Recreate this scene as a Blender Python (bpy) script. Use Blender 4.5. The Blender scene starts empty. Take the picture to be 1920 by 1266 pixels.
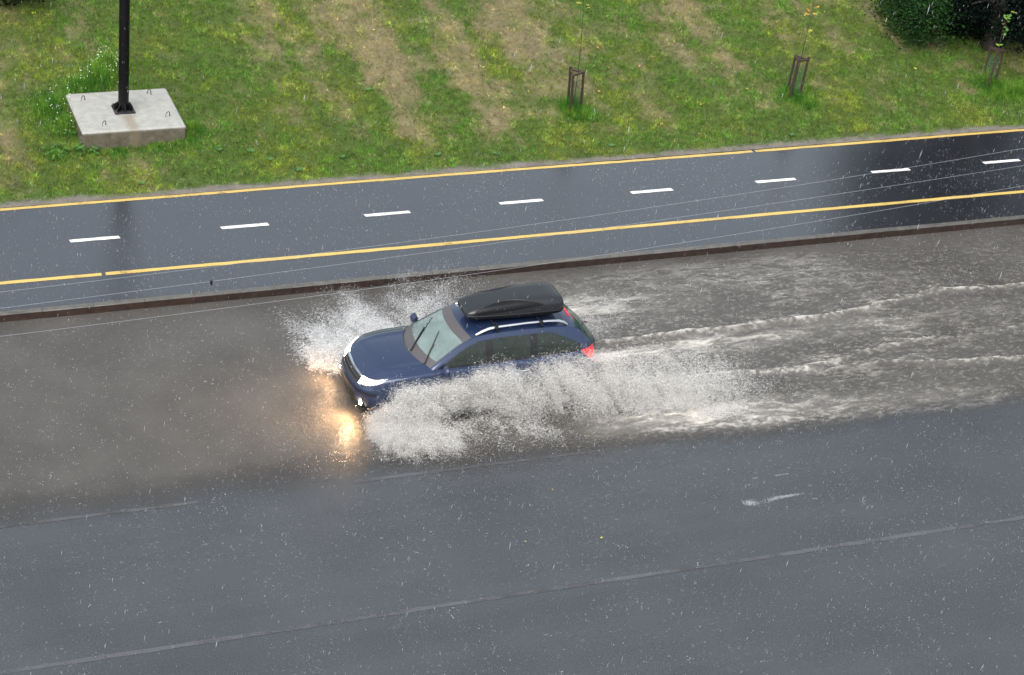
import bpy, math, random
import numpy as np
from mathutils import Matrix, Vector

random.seed(7)
RNG = np.random.default_rng(11)
scene = bpy.context.scene
COL = scene.collection

# ------------------------------------------------------------------ camera
F_PX, PITCH, ROLL, YAW = 4081.07, 0.545088, -0.120769, 0.419497
CAM = np.array([-13.5568, -32.4044, 22.5147])
_fw = np.array([math.sin(YAW) * math.cos(PITCH), math.cos(YAW) * math.cos(PITCH), -math.sin(PITCH)])
_r = np.array([math.cos(YAW), -math.sin(YAW), 0.0])
_u = np.cross(_r, _fw)
_r2 = math.cos(ROLL) * _r - math.sin(ROLL) * _u
_u2 = math.cos(ROLL) * _u + math.sin(ROLL) * _r
cd = bpy.data.cameras.new('camera')
cam = bpy.data.objects.new('camera', cd)
COL.objects.link(cam)
M4 = Matrix.Identity(4)
for i in range(3):
    M4[i][0], M4[i][1], M4[i][2], M4[i][3] = _r2[i], _u2[i], -_fw[i], CAM[i]
cam.matrix_world = M4
cd.sensor_width = 36.0
cd.lens = 36.0 * F_PX / 1920.0
cd.clip_start, cd.clip_end = 0.5, 3000.0
scene.camera = cam

# ------------------------------------------------------------------ light
SUN_EL, SUN_AZ = math.radians(58), math.radians(222)      # azimuth clockwise from +Y
w = bpy.data.worlds.new('World')
scene.world = w
w.use_nodes = True
nt = w.node_tree
nt.nodes.clear()
sky = nt.nodes.new('ShaderNodeTexSky')
sky.sky_type = 'NISHITA'
sky.sun_disc = False
sky.sun_elevation = SUN_EL
sky.sun_rotation = SUN_AZ
sky.air_density, sky.dust_density, sky.ozone_density = 1.0, 4.0, 1.0
hs = nt.nodes.new('ShaderNodeHueSaturation')
hs.inputs['Saturation'].default_value = 0.44
hs.inputs['Hue'].default_value = 0.475
bg = nt.nodes.new('ShaderNodeBackground')
bg.inputs['Strength'].default_value = 0.15
wo = nt.nodes.new('ShaderNodeOutputWorld')
nt.links.new(sky.outputs[0], hs.inputs['Color'])
nt.links.new(hs.outputs[0], bg.inputs['Color'])
nt.links.new(bg.outputs[0], wo.inputs['Surface'])
sd = bpy.data.lights.new('sun', 'SUN')
sd.energy, sd.angle, sd.color = 1.35, math.radians(60), (1.0, 1.0, 0.985)
so = bpy.data.objects.new('sun', sd)
COL.objects.link(so)
sdir = Vector((math.sin(SUN_AZ) * math.cos(SUN_EL), math.cos(SUN_AZ) * math.cos(SUN_EL), math.sin(SUN_EL)))
so.rotation_euler = sdir.to_track_quat('Z', 'Y').to_euler()
so.location = sdir * 80
scene.view_settings.view_transform = 'Standard'
scene.view_settings.look = 'None'
scene.view_settings.exposure = 0.83
scene.view_settings.gamma = 1.0
scene.cycles.max_bounces = 14
scene.cycles.transparent_max_bounces = 32
scene.cycles.diffuse_bounces = 8
scene.cycles.glossy_bounces = 4
scene.cycles.caustics_reflective = False
scene.cycles.caustics_refractive = False


# ------------------------------------------------------------------ helpers
def ray(px, py):
    d = _fw + _r2 * (px - 960) / F_PX - _u2 * (py - 633) / F_PX
    return d


def at(px, py, z=0.0):
    """the ground point seen there, on the level plane of height z"""
    d = ray(px, py)
    return CAM + d * ((z - CAM[2]) / d[2])


def _h(ix, iy, seed):
    n = (ix.astype(np.int64) * 374761393 + iy.astype(np.int64) * 668265263 + seed * 1442695041) & 0x7fffffff
    n = ((n ^ (n >> 13)) * 1274126177) & 0x7fffffff
    n = (n ^ (n >> 16)) & 0xffff
    return n / 65535.0


def vn(x, y, seed=0):
    x = np.asarray(x, float); y = np.asarray(y, float)
    ix, iy = np.floor(x), np.floor(y)
    fx, fy = x - ix, y - iy
    fx = fx * fx * (3 - 2 * fx); fy = fy * fy * (3 - 2 * fy)
    a, b = _h(ix, iy, seed), _h(ix + 1, iy, seed)
    c, d = _h(ix, iy + 1, seed), _h(ix + 1, iy + 1, seed)
    return (a * (1 - fx) + b * fx) * (1 - fy) + (c * (1 - fx) + d * fx) * fy


def fbm(x, y, seed=0, octv=4, gain=.5):
    t = 0; amp = 1; tot = 0
    for i in range(octv):
        t = t + amp * vn(x * 2 ** i + 17.3 * i, y * 2 ** i - 9.1 * i, seed + i)
        tot += amp; amp *= gain
    return t / tot


def sstep(a, b, x):
    t = np.clip((np.asarray(x, float) - a) / (b - a), 0, 1)
    return t * t * (3 - 2 * t)


def mesh_np(name, V, F, mat=None, parent=None, smooth=False, col=None, attrs=None):
    """V (n,3), F (m,k) with constant k -> one mesh object"""
    V = np.asarray(V, np.float32); F = np.asarray(F, np.int32)
    me = bpy.data.meshes.new(name)
    me.vertices.add(len(V)); me.vertices.foreach_set('co', V.ravel())
    k = F.shape[1]
    me.loops.add(F.size); me.loops.foreach_set('vertex_index', F.ravel())
    me.polygons.add(len(F)); me.polygons.foreach_set('loop_start', np.arange(len(F), dtype=np.int32) * k)
    if smooth:
        me.polygons.foreach_set('use_smooth', np.ones(len(F), bool))
    me.update(calc_edges=True)
    if col is not None:
        a = me.attributes.new('Col', 'FLOAT_COLOR', 'POINT')
        c = np.ones((len(V), 4), np.float32); c[:, :3] = col
        a.data.foreach_set('color', c.ravel())
    for nm, arr in (attrs or {}).items():
        a = me.attributes.new(nm, 'FLOAT', 'POINT')
        a.data.foreach_set('value', np.asarray(arr, np.float32).ravel())
    if mat: me.materials.append(mat)
    o = bpy.data.objects.new(name, me)
    COL.objects.link(o)
    if parent: o.parent = parent
    return o


class MB:
    """collects shapes and links them as ONE mesh object"""
    def __init__(s): s.v = []; s.f = []

    def add(s, V, F):
        n = len(s.v); s.v += [tuple(map(float, p)) for p in V]; s.f += [tuple(int(i) + n for i in f) for f in F]
        return s

    def box(s, c, size, rot=None, taper=1.0, bev=0.0):
        x, y, z = [a / 2 for a in size]
        if bev > 0:
            b = bev; pts = []
            rings = [(-z, x - b, y - b), (-z + b, x, y), (z - b, x * taper, y * taper), (z, x * taper - b, y * taper - b)]
            V = []
            for (zz, xx, yy) in rings:
                q = b * .7
                V += [(-xx + q, -yy, zz), (xx - q, -yy, zz), (xx, -yy + q, zz), (xx, yy - q, zz), (xx - q, yy, zz), (-xx + q, yy, zz), (-xx, yy - q, zz), (-xx, -yy + q, zz)]
            F = [tuple(range(7, -1, -1)), tuple(range(24, 32))]
            for k in range(3):
                for i in range(8):
                    j = (i + 1) % 8
                    F.append((k * 8 + i, k * 8 + j, k * 8 + 8 + j, k * 8 + 8 + i))
        else:
            t = taper
            V = [(-x, -y, -z), (x, -y, -z), (x, y, -z), (-x, y, -z), (-x * t, -y * t, z), (x * t, -y * t, z), (x * t, y * t, z), (-x * t, y * t, z)]
            F = [(0, 3, 2, 1), (4, 5, 6, 7), (0, 1, 5, 4), (1, 2, 6, 5), (2, 3, 7, 6), (3, 0, 4, 7)]
        V = [Vector(p) for p in V]
        if rot is not None: V = [rot @ p for p in V]
        return s.add([(p[0] + c[0], p[1] + c[1], p[2] + c[2]) for p in V], F)

    def tube(s, pts, rad, n=8, cap=True):
        pts = [Vector(p) for p in pts]
        if not hasattr(rad, '__len__'): rad = [rad] * len(pts)
        V = []; F = []
        ref = Vector((0, 0, 1))
        for i, p in enumerate(pts):
            d = (pts[min(i + 1, len(pts) - 1)] - pts[max(i - 1, 0)]).normalized()
            a = d.cross(ref if abs(d.dot(ref)) < .95 else Vector((1, 0, 0))).normalized()
            b = d.cross(a)
            for k in range(n):
                t = 2 * math.pi * k / n
                V.append(p + (a * math.cos(t) + b * math.sin(t)) * rad[i])
        for i in range(len(pts) - 1):
            for k in range(n):
                F.append((i * n + k, i * n + (k + 1) % n, (i + 1) * n + (k + 1) % n, (i + 1) * n + k))
        if cap:
            F.append(tuple(range(n - 1, -1, -1))); F.append(tuple(range((len(pts) - 1) * n, len(pts) * n)))
        return s.add(V, F)

    def lathe(s, prof, axis='y', c=(0, 0, 0), n=32, close=False):
        """prof: (radius, along) pairs turned round an axis"""
        V = []; F = []
        for (r, a) in prof:
            for k in range(n):
                t = 2 * math.pi * k / n
                p = (r * math.cos(t), a, r * math.sin(t)) if axis == 'y' else (r * math.cos(t), r * math.sin(t), a)
                V.append((p[0] + c[0], p[1] + c[1], p[2] + c[2]))
        m = len(prof)
        for i in range(m if close else m - 1):
            for k in range(n):
                i2 = (i + 1) % m
                F.append((i * n + k, i * n + (k + 1) % n, i2 * n + (k + 1) % n, i2 * n + k))
        return s.add(V, F)

    def grid(s, P):
        P = np.asarray(P); nu, nv = P.shape[:2]
        F = [(i * nv + j, (i + 1) * nv + j, (i + 1) * nv + j + 1, i * nv + j + 1) for i in range(nu - 1) for j in range(nv - 1)]
        return s.add(P.reshape(-1, 3), F)

    def build(s, name, mat, parent=None, smooth=True, auto=40):
        me = bpy.data.meshes.new(name)
        me.from_pydata(s.v, [], s.f)
        me.materials.append(mat)
        if smooth:
            for p in me.polygons: p.use_smooth = True
            if auto: me.set_sharp_from_angle(angle=math.radians(auto))
        o = bpy.data.objects.new(name, me)
        COL.objects.link(o)
        if parent: o.parent = parent
        return o


def tag(o, label=None, cat=None, group=None, kind=None):
    if label: o['label'] = label
    if cat: o['category'] = cat
    if group: o['group'] = group
    if kind: o['kind'] = kind
    return o


def empty(name, loc, label, cat, group=None, rz=0):
    o = bpy.data.objects.new(name, None)
    o.empty_display_size = .2
    o.location = loc; o.rotation_euler = (0, 0, rz)
    COL.objects.link(o)
    return tag(o, label, cat, group)


# ------------------------------------------------------------------ materials
def new_mat(name):
    m = bpy.data.materials.new(name); m.use_nodes = True
    nt = m.node_tree
    return m, nt, nt.nodes['Principled BSDF'], nt.nodes['Material Output']


def N(nt, typ, **kw):
    n = nt.nodes.new(typ)
    for k, v in kw.items():
        if k in n.inputs: n.inputs[k].default_value = v
        else: setattr(n, k, v)
    return n


def noise(nt, scale, detail=3, rough=.6, vec=None):
    n = N(nt, 'ShaderNodeTexNoise')
    n.inputs['Scale'].default_value = scale; n.inputs['Detail'].default_value = detail; n.inputs['Roughness'].default_value = rough
    if vec is None:
        tc = N(nt, 'ShaderNodeTexCoord'); vec = tc.outputs['Object']
    nt.links.new(vec, n.inputs['Vector'])
    return n


def ramp(nt, src, stops):
    r = N(nt, 'ShaderNodeValToRGB')
    el = r.color_ramp.elements
    while len(el) < len(stops): el.new(.5)
    for e, (p, c) in zip(el, stops):
        e.position = p; e.color = (*c, 1) if len(c) == 3 else c
    nt.links.new(src, r.inputs[0])
    return r


def mapr(nt, src, a, b, c, d):
    m = N(nt, 'ShaderNodeMapRange')
    for i, v in zip((1, 2, 3, 4), (a, b, c, d)): m.inputs[i].default_value = v
    nt.links.new(src, m.inputs[0])
    return m


def bump(nt, src, strength, dist, bsdf):
    b = N(nt, 'ShaderNodeBump'); b.inputs['Strength'].default_value = strength; b.inputs['Distance'].default_value = dist
    nt.links.new(src, b.inputs['Height']); nt.links.new(b.outputs[0], bsdf.inputs['Normal'])
    return b


def simple(name, col, rough=.5, metal=0, var=.12, scale=12, coat=0, bumps=0, spec=.5):
    """plain paint, metal, plastic ... with a little procedural unevenness"""
    m, nt, b, o = new_mat(name)
    n = noise(nt, scale, 4)
    c0 = tuple(max(0, x * (1 - var)) for x in col); c1 = tuple(min(1, x * (1 + var)) for x in col)
    r = ramp(nt, n.outputs[0], [(.3, c0), (.7, c1)])
    nt.links.new(r.outputs[0], b.inputs['Base Color'])
    b.inputs['Roughness'].default_value = rough; b.inputs['Metallic'].default_value = metal
    b.inputs['Coat Weight'].default_value = coat; b.inputs['Specular IOR Level'].default_value = spec
    b.inputs['Coat Roughness'].default_value = .06
    if bumps: bump(nt, n.outputs[0], bumps, .01, b)
    return m


def colmat(name, rough=.6, trans=.0, spec=.3, mul=1.0):
    """colour from the mesh's own Col attribute (leaf by leaf, blade by blade)"""
    m, nt, b, o = new_mat(name)
    a = N(nt, 'ShaderNodeAttribute', attribute_name='Col')
    nt.links.new(a.outputs['Color'], b.inputs['Base Color'])
    b.inputs['Roughness'].default_value = rough; b.inputs['Specular IOR Level'].default_value = spec
    if trans:
        t = N(nt, 'ShaderNodeBsdfTranslucent'); nt.links.new(a.outputs['Color'], t.inputs[0])
        mx = N(nt, 'ShaderNodeMixShader'); mx.inputs[0].default_value = trans
        nt.links.new(b.outputs[0], mx.inputs[1]); nt.links.new(t.outputs[0], mx.inputs[2]); nt.links.new(mx.outputs[0], o.inputs[0])
    return m


def wet_asphalt(name, c0, c1, r0, r1, bs=.25, ior=1.55):
    m, nt, b, o = new_mat(name)
    tc = N(nt, 'ShaderNodeTexCoord')
    fine = noise(nt, 34, 5, .85, tc.outputs['Object'])
    big = noise(nt, .55, 5, .6, tc.outputs['Object'])
    st = N(nt, 'ShaderNodeMapping'); st.inputs['Scale'].default_value = (.12, 1.1, 1)
    nt.links.new(tc.outputs['Object'], st.inputs[0])
    streak = noise(nt, 1.0, 5, .6, st.outputs[0])
    mixv = N(nt, 'ShaderNodeMath', operation='ADD'); nt.links.new(big.outputs[0], mixv.inputs[0]); nt.links.new(streak.outputs[0], mixv.inputs[1])
    r = ramp(nt, fine.outputs[0], [(.3, tuple(x * .5 for x in c0)), (.5, c0), (.7, c1)])
    tn = ramp(nt, mixv.outputs[0], [(.36, (.86, .86, .865)), (.5, (1, 1, 1)), (.64, (1.12, 1.12, 1.115))])
    hv = N(nt, 'ShaderNodeMath', operation='MULTIPLY'); hv.inputs[1].default_value = .5; nt.links.new(mixv.outputs[0], hv.inputs[0]); nt.links.new(hv.outputs[0], tn.inputs[0])
    mu = N(nt, 'ShaderNodeMix', data_type='RGBA', blend_type='MULTIPLY'); mu.inputs[0].default_value = 1
    nt.links.new(r.outputs[0], mu.inputs[6]); nt.links.new(tn.outputs[0], mu.inputs[7])
    nt.links.new(mu.outputs[2], b.inputs['Base Color'])
    rr = mapr(nt, mixv.outputs[0], .75, 1.25, r0, r1)
    nt.links.new(rr.outputs[0], b.inputs['Roughness'])
    b.inputs['IOR'].default_value = ior
    mid = noise(nt, 22, 3, .6, tc.outputs['Object'])
    ad = N(nt, 'ShaderNodeMath', operation='ADD'); nt.links.new(fine.outputs[0], ad.inputs[0]); nt.links.new(mid.outputs[0], ad.inputs[1])
    bump(nt, ad.outputs[0], bs, .006, b)
    return m


MAT = {}
MAT['road'] = wet_asphalt('wet_road_asphalt', (.042, .045, .049), (.084, .088, .094), .20, .32, .35, 1.7)
MAT['path'] = wet_asphalt('wet_path_asphalt', (.016, .017, .021), (.036, .038, .045), .10, .22, .22, 2.5)
MAT['kerb_top'] = simple('wet_kerb_concrete', (.15, .14, .125), .35, 0, .35, 9, bumps=.3)


def paint_mat(name, col, wear):
    m, nt, b, o = new_mat(name)
    n = noise(nt, 26, 5, .7); n2 = noise(nt, 1.2, 4, .6)
    ad = N(nt, 'ShaderNodeMath', operation='ADD'); nt.links.new(n.outputs[0], ad.inputs[0]); nt.links.new(n2.outputs[0], ad.inputs[1])
    hf = N(nt, 'ShaderNodeMath', operation='MULTIPLY'); hf.inputs[1].default_value = .5; nt.links.new(ad.outputs[0], hf.inputs[0])
    r = ramp(nt, hf.outputs[0], [(wear, tuple(x * .3 + .02 for x in col)), (wear + .07, tuple(x * .82 for x in col)), (.68, col)])
    nt.links.new(r.outputs[0], b.inputs['Base Color'])
    b.inputs['Roughness'].default_value = .3; b.inputs['IOR'].default_value = 1.38
    bump(nt, n.outputs[0], .15, .004, b)
    return m


MAT['yellow'] = paint_mat('yellow_road_paint', (.60, .42, .12), .375)
MAT['white'] = paint_mat('white_road_paint', (.80, .79, .75), .365)
MAT['grey_line'] = paint_mat('worn_grey_road_paint', (.098, .101, .108), .43)

MAT['pole'] = simple('black_pole_paint', (.003, .0028, .004), .4, 0, .3, 20, spec=.25)
MAT['rust'] = simple('weathered_dark_wood', (.045, .026, .020), .55, 0, .5, 25, bumps=.3)
MAT['iron'] = simple('rusty_iron_loop', (.07, .045, .035), .6, 0, .4, 30)
MAT['wire'] = simple('pale_wire_sheath', (.28, .29, .31), .35, 0, .05, 5)
MAT['clip'] = simple('black_wire_clip', (.01, .01, .012), .4)

# ------------------------------------------------------------------ setting: ground, road, path, kerb
Y_KERB, Y_PATH, Z_PATH = 3.90, 8.13, 0.17


def zg(x, y):
    """height of the grass bank"""
    x = np.asarray(x, float); y = np.asarray(y, float)
    d = np.clip(y - Y_PATH - .25, 0, None)
    base = Z_PATH + .012 * sstep(0, .1, d + .25) + .145 * (d - .8 * (1 - np.exp(-d / .8)))
    amp = sstep(.1, 1.2, d)
    return base + amp * ((fbm(x * .7, y * .5, 3, 3) - .5) * .16 + (fbm(x * 3.1, y * 3.1, 9, 2) - .5) * .05)


def grid_obj(name, xs, ys, zf, mat, **kw):
    X, Y = np.meshgrid(xs, ys, indexing='ij')
    Z = zf(X, Y)
    nu, nv = X.shape
    i, j = np.meshgrid(np.arange(nu - 1), np.arange(nv - 1), indexing='ij')
    a = (i * nv + j).ravel()
    Fq = np.stack([a, a + nv, a + nv + 1, a + 1], 1)
    V = np.stack([X, Y, Z], -1).reshape(-1, 3)
    return mesh_np(name, V, Fq, mat, smooth=True, **kw), V


def axis(segs):
    out = []
    for a, b, n in segs: out += list(np.linspace(a, b, n, endpoint=False))
    return np.array(out + [segs[-1][1]])


soil, nt, b, o = new_mat('verge_soil')
n1 = noise(nt, 14, 5, .7); n2 = noise(nt, 1.5, 4)
r = ramp(nt, n1.outputs[0], [(.3, (.05, .042, .03)), (.55, (.105, .085, .058)), (.75, (.16, .135, .10))])
nt.links.new(r.outputs[0], b.inputs['Base Color']); b.inputs['Roughness'].default_value = .8
bump(nt, n1.outputs[0], .6, .03, b)
far = simple('distant_ground', (.06, .075, .035), .9, 0, .4, .3)


def dryness(x, y):
    """0 green .. 1 straw: dry tracks run straight up the bank"""
    tr = fbm(x * 1.15 + .25 * fbm(x * .6, y * .5, 41, 2), y * .16, 21, 3)
    bl = fbm(x * .55, y * .55, 31, 4)
    fi = fbm(x * 3.2, y * 2.4, 51, 3)
    d = .56 * tr + .24 * bl + .40 * fi - .12
    d = d + .13 * np.exp(-((x - 3.6) / 3.2) ** 2 - ((y - 13.2) / 3.2) ** 2)
    d = d - .10 * np.exp(-((x - .6) / 1.3) ** 2 - ((y - 11.0) / 1.5) ** 2)
    d = d - .05 * sstep(9.8, 8.8, y) + .03 * sstep(-5.5, -7.0, x)
    d = d - .16 * np.exp(-((x + 4.9) / 1.7) ** 2 - ((y - 10.9) / 1.7) ** 2)
    for (gx, gy) in ((5.9, 9.3), (11.5, 9.1), (17, 9.0)):
        d = d - .2 * np.exp(-((x - gx) / .6) ** 2 - ((y - gy) / .55) ** 2)
    return .82 * sstep(.44, .78, d + .05 * sstep(9.5, 12.5, y) * sstep(-1, 2, x) - .05 * sstep(10, 8.6, y))


ys = axis([(Y_PATH + .002, 18, 260), (18, 60, 30), (60, 400, 10)])
xs = axis([(-300, -12, 10), (-12, 27, 420), (27, 400, 12)])


def zbank(X, Y):
    z = zg(X, Y)
    return np.where(Y > 40, np.minimum(z, zg(X, np.full_like(Y, 40.0)) + .02 * (Y - 40)), z)


X, Y = np.meshgrid(xs, ys, indexing='ij')
bare = sstep(.36, .10, Y - Y_PATH + .30 * (fbm(X * 2.2, Y * 2.2, 5, 3) - .5))
dr = dryness(X, Y)[..., None]
fi = fbm(X * 6, Y * 6, 71, 3)[..., None]
gc = np.array([.058, .098, .014]) * (1 - dr) + np.array([.20, .16, .092]) * dr
gc = gc * (.65 + .7 * fi)
sc_ = np.array([.17, .155, .135]) * (.7 + .6 * fi)
gc = gc * (1 - bare[..., None]) + sc_ * bare[..., None]
bank_mat, nt, b, o = new_mat('turf_soil')
a = N(nt, 'ShaderNodeAttribute', attribute_name='Col')
nz = noise(nt, 30, 4, .7)
mm = N(nt, 'ShaderNodeMix', data_type='RGBA', blend_type='MULTIPLY'); mm.inputs[0].default_value = .7
rr = ramp(nt, nz.outputs[0], [(.3, (.45, .42, .4)), (.7, (1.35, 1.35, 1.3))])
nt.links.new(a.outputs['Color'], mm.inputs[6]); nt.links.new(rr.outputs[0], mm.inputs[7])
nt.links.new(mm.outputs[2], b.inputs['Base Color'])
b.inputs['Roughness'].default_value = .75; b.inputs['Specular IOR Level'].default_value = .25
bump(nt, nz.outputs[0], .8, .03, b)
bank, _ = grid_obj('grass_bank_ground', xs, ys, zbank, bank_mat, col=gc.reshape(-1, 3))
bank.name = 'terrain'; tag(bank, 'mown grass bank sloping up behind the cycle path', kind='structure')

mb = MB().grid(np.array([[(x, y, -.06) for y in (-900, 900)] for x in (-900, 900)]))
tag(mb.build('ground', far, smooth=False), 'ground reaching to the horizon', kind='structure')
mb = MB().grid(np.array([[(x, y, 0) for y in (-26, Y_KERB + .05)] for x in (-300, 300)]))
tag(mb.build('road', MAT['road'], smooth=False), 'wet grey asphalt road', kind='structure')
mb = MB().grid(np.array([[(x, y, Z_PATH) for y in (Y_KERB + .15, Y_PATH + .02)] for x in (-300, 300)]))
tag(mb.build('cycle_path', MAT['path'], smooth=False), 'dark wet asphalt cycle path', kind='structure')

# kerb stones in 1 m lengths, one sheet with narrow joints
kface, nt, b, o = new_mat('wet_kerb_face')
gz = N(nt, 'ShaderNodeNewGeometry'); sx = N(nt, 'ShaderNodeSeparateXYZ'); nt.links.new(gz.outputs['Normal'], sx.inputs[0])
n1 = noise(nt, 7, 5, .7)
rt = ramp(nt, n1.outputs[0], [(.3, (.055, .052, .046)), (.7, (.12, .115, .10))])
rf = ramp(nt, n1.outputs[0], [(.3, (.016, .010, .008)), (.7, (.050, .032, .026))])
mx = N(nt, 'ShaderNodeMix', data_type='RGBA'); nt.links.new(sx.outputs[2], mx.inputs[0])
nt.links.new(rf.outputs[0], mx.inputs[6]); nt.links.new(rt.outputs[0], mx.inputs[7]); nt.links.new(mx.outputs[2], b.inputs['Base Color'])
b.inputs['Roughness'].default_value = .4
bump(nt, n1.outputs[0], .4, .01, b)
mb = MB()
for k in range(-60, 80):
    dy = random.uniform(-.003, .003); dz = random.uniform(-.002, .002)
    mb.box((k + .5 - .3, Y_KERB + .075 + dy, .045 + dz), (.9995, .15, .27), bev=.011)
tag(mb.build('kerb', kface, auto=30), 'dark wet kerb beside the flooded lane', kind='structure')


def strip(name, x0, x1, yc, wd, z, mat, seed, wob=.012, label=None, gaps=()):
    xs = np.arange(x0, x1 + .01, .08)
    e = (fbm(xs * 3, xs * 0 + seed, seed, 3) - .5) * 2 * wob
    e2 = (fbm(xs * 3, xs * 0 + seed + 9, seed + 3, 3) - .5) * 2 * wob
    cc = yc + (fbm(xs * .12, xs * 0, seed + 5, 2) - .5) * .05
    P = np.stack([np.stack([xs, cc - wd / 2 + e, xs * 0 + z], -1), np.stack([xs, cc + wd / 2 + e2, xs * 0 + z], -1)], 1)
    n = len(xs); a = np.arange(n - 1) * 2
    keep = np.ones(n - 1, bool)
    for g0, g1 in gaps: keep &= ~((xs[:-1] > g0) & (xs[:-1] < g1))
    Fq = np.stack([a, a + 2, a + 3, a + 1], 1)[keep]
    o = mesh_np(name, P.reshape(-1, 3), Fq, mat)
    return tag(o, label, kind='structure')


strip('yellow_line', -60, 80, 8.07, .105, Z_PATH + .004, MAT['yellow'], 4, label='yellow edge line along the grass', gaps=((10.02, 10.14),))
strip('yellow_line', -60, 80, 5.10, .115, Z_PATH + .004, MAT['yellow'], 8, label='yellow edge line along the kerb', gaps=((-5.99, -5.90),))
strip('road_line', -60, 80, -6.24, .095, .004, MAT['grey_line'], 12, .014, label='faint worn line across the near road')
strip('road_line', -60, 80, -2.58, .08, .004, MAT['grey_line'], 15, .014, label='faint worn line at the edge of the floodwater', gaps=((-5.8, -3.0), (1.6, 90)))
dash_px = [((131.6, 452.5), (225.1, 444.7)), ((414, 427.4), (505.3, 420.8)), ((684, 404), (770, 398)), ((937, 381), (1019, 376)),
           ((1183, 361.5), (1262.3, 355.3)), ((1417.8, 341.2), (1492.3, 336.2)), ((1635.2, 323), (1705.9, 317.7)), ((1842.8, 305.3), (1914, 300.6))]
d0 = [(at(*a, Z_PATH) + at(*b, Z_PATH)) / 2 for a, b in dash_px]
for k in range(-3, 12):
    if 0 <= k < 8: x, y = d0[k][0], d0[k][1]
    else: x, y = d0[0][0] + (d0[7][0] - d0[0][0]) / 7 * k, d0[3][1]
    xs_ = np.linspace(-.51, .51, 22)
    e = (fbm(xs_ * 9, xs_ * 0 + k, 77, 3) - .5) * .02
    P = np.stack([np.stack([x + xs_, y - .055 + e, xs_ * 0 + Z_PATH + .004], -1), np.stack([x + xs_ - .02, y + .055 - e, xs_ * 0 + Z_PATH + .004], -1)], 1)
    a = np.arange(21) * 2
    o = mesh_np('white_dash', P.reshape(-1, 3), np.stack([a, a + 2, a + 3, a + 1], 1), MAT['white'])
    tag(o, 'white dash of the centre line on the cycle path', group='white dashes on the cycle path', kind='structure')


# ------------------------------------------------------------------ floodwater
def y_edge(x):
    """near edge of the flood"""
    return -2.62 - .28 * sstep(-2, 6, x) + .26 * (fbm(x * .35, x * 0, 61, 3) - .5) + .14 * (fbm(x * 2.2, x * 0 + 3, 63, 3) - .5)


def curve(pts):
    p = np.array(pts); return lambda x: np.interp(x, p[:, 0], p[:, 1])


rA = curve([(2.2, .93), (3.26, .87), (5, .93), (6.93, .99), (8.4, 1.02), (10.45, 1.31), (11.3, 1.48), (13.5, 1.39), (18, 1.7), (40, 2)])
rB = curve([(2.5, -.74), (3.86, -.72), (6.22, -.71), (7.2, -.72), (8.2, -.5), (9.58, -.24), (10.6, -.29), (13, -.1), (40, .6)])
rC = curve([(2.5, -1.2), (6, -.86), (7.2, -.86), (8.9, -.9), (10.4, -1.15), (11.8, -1.31), (16, -1.5), (40, -2)])


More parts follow.
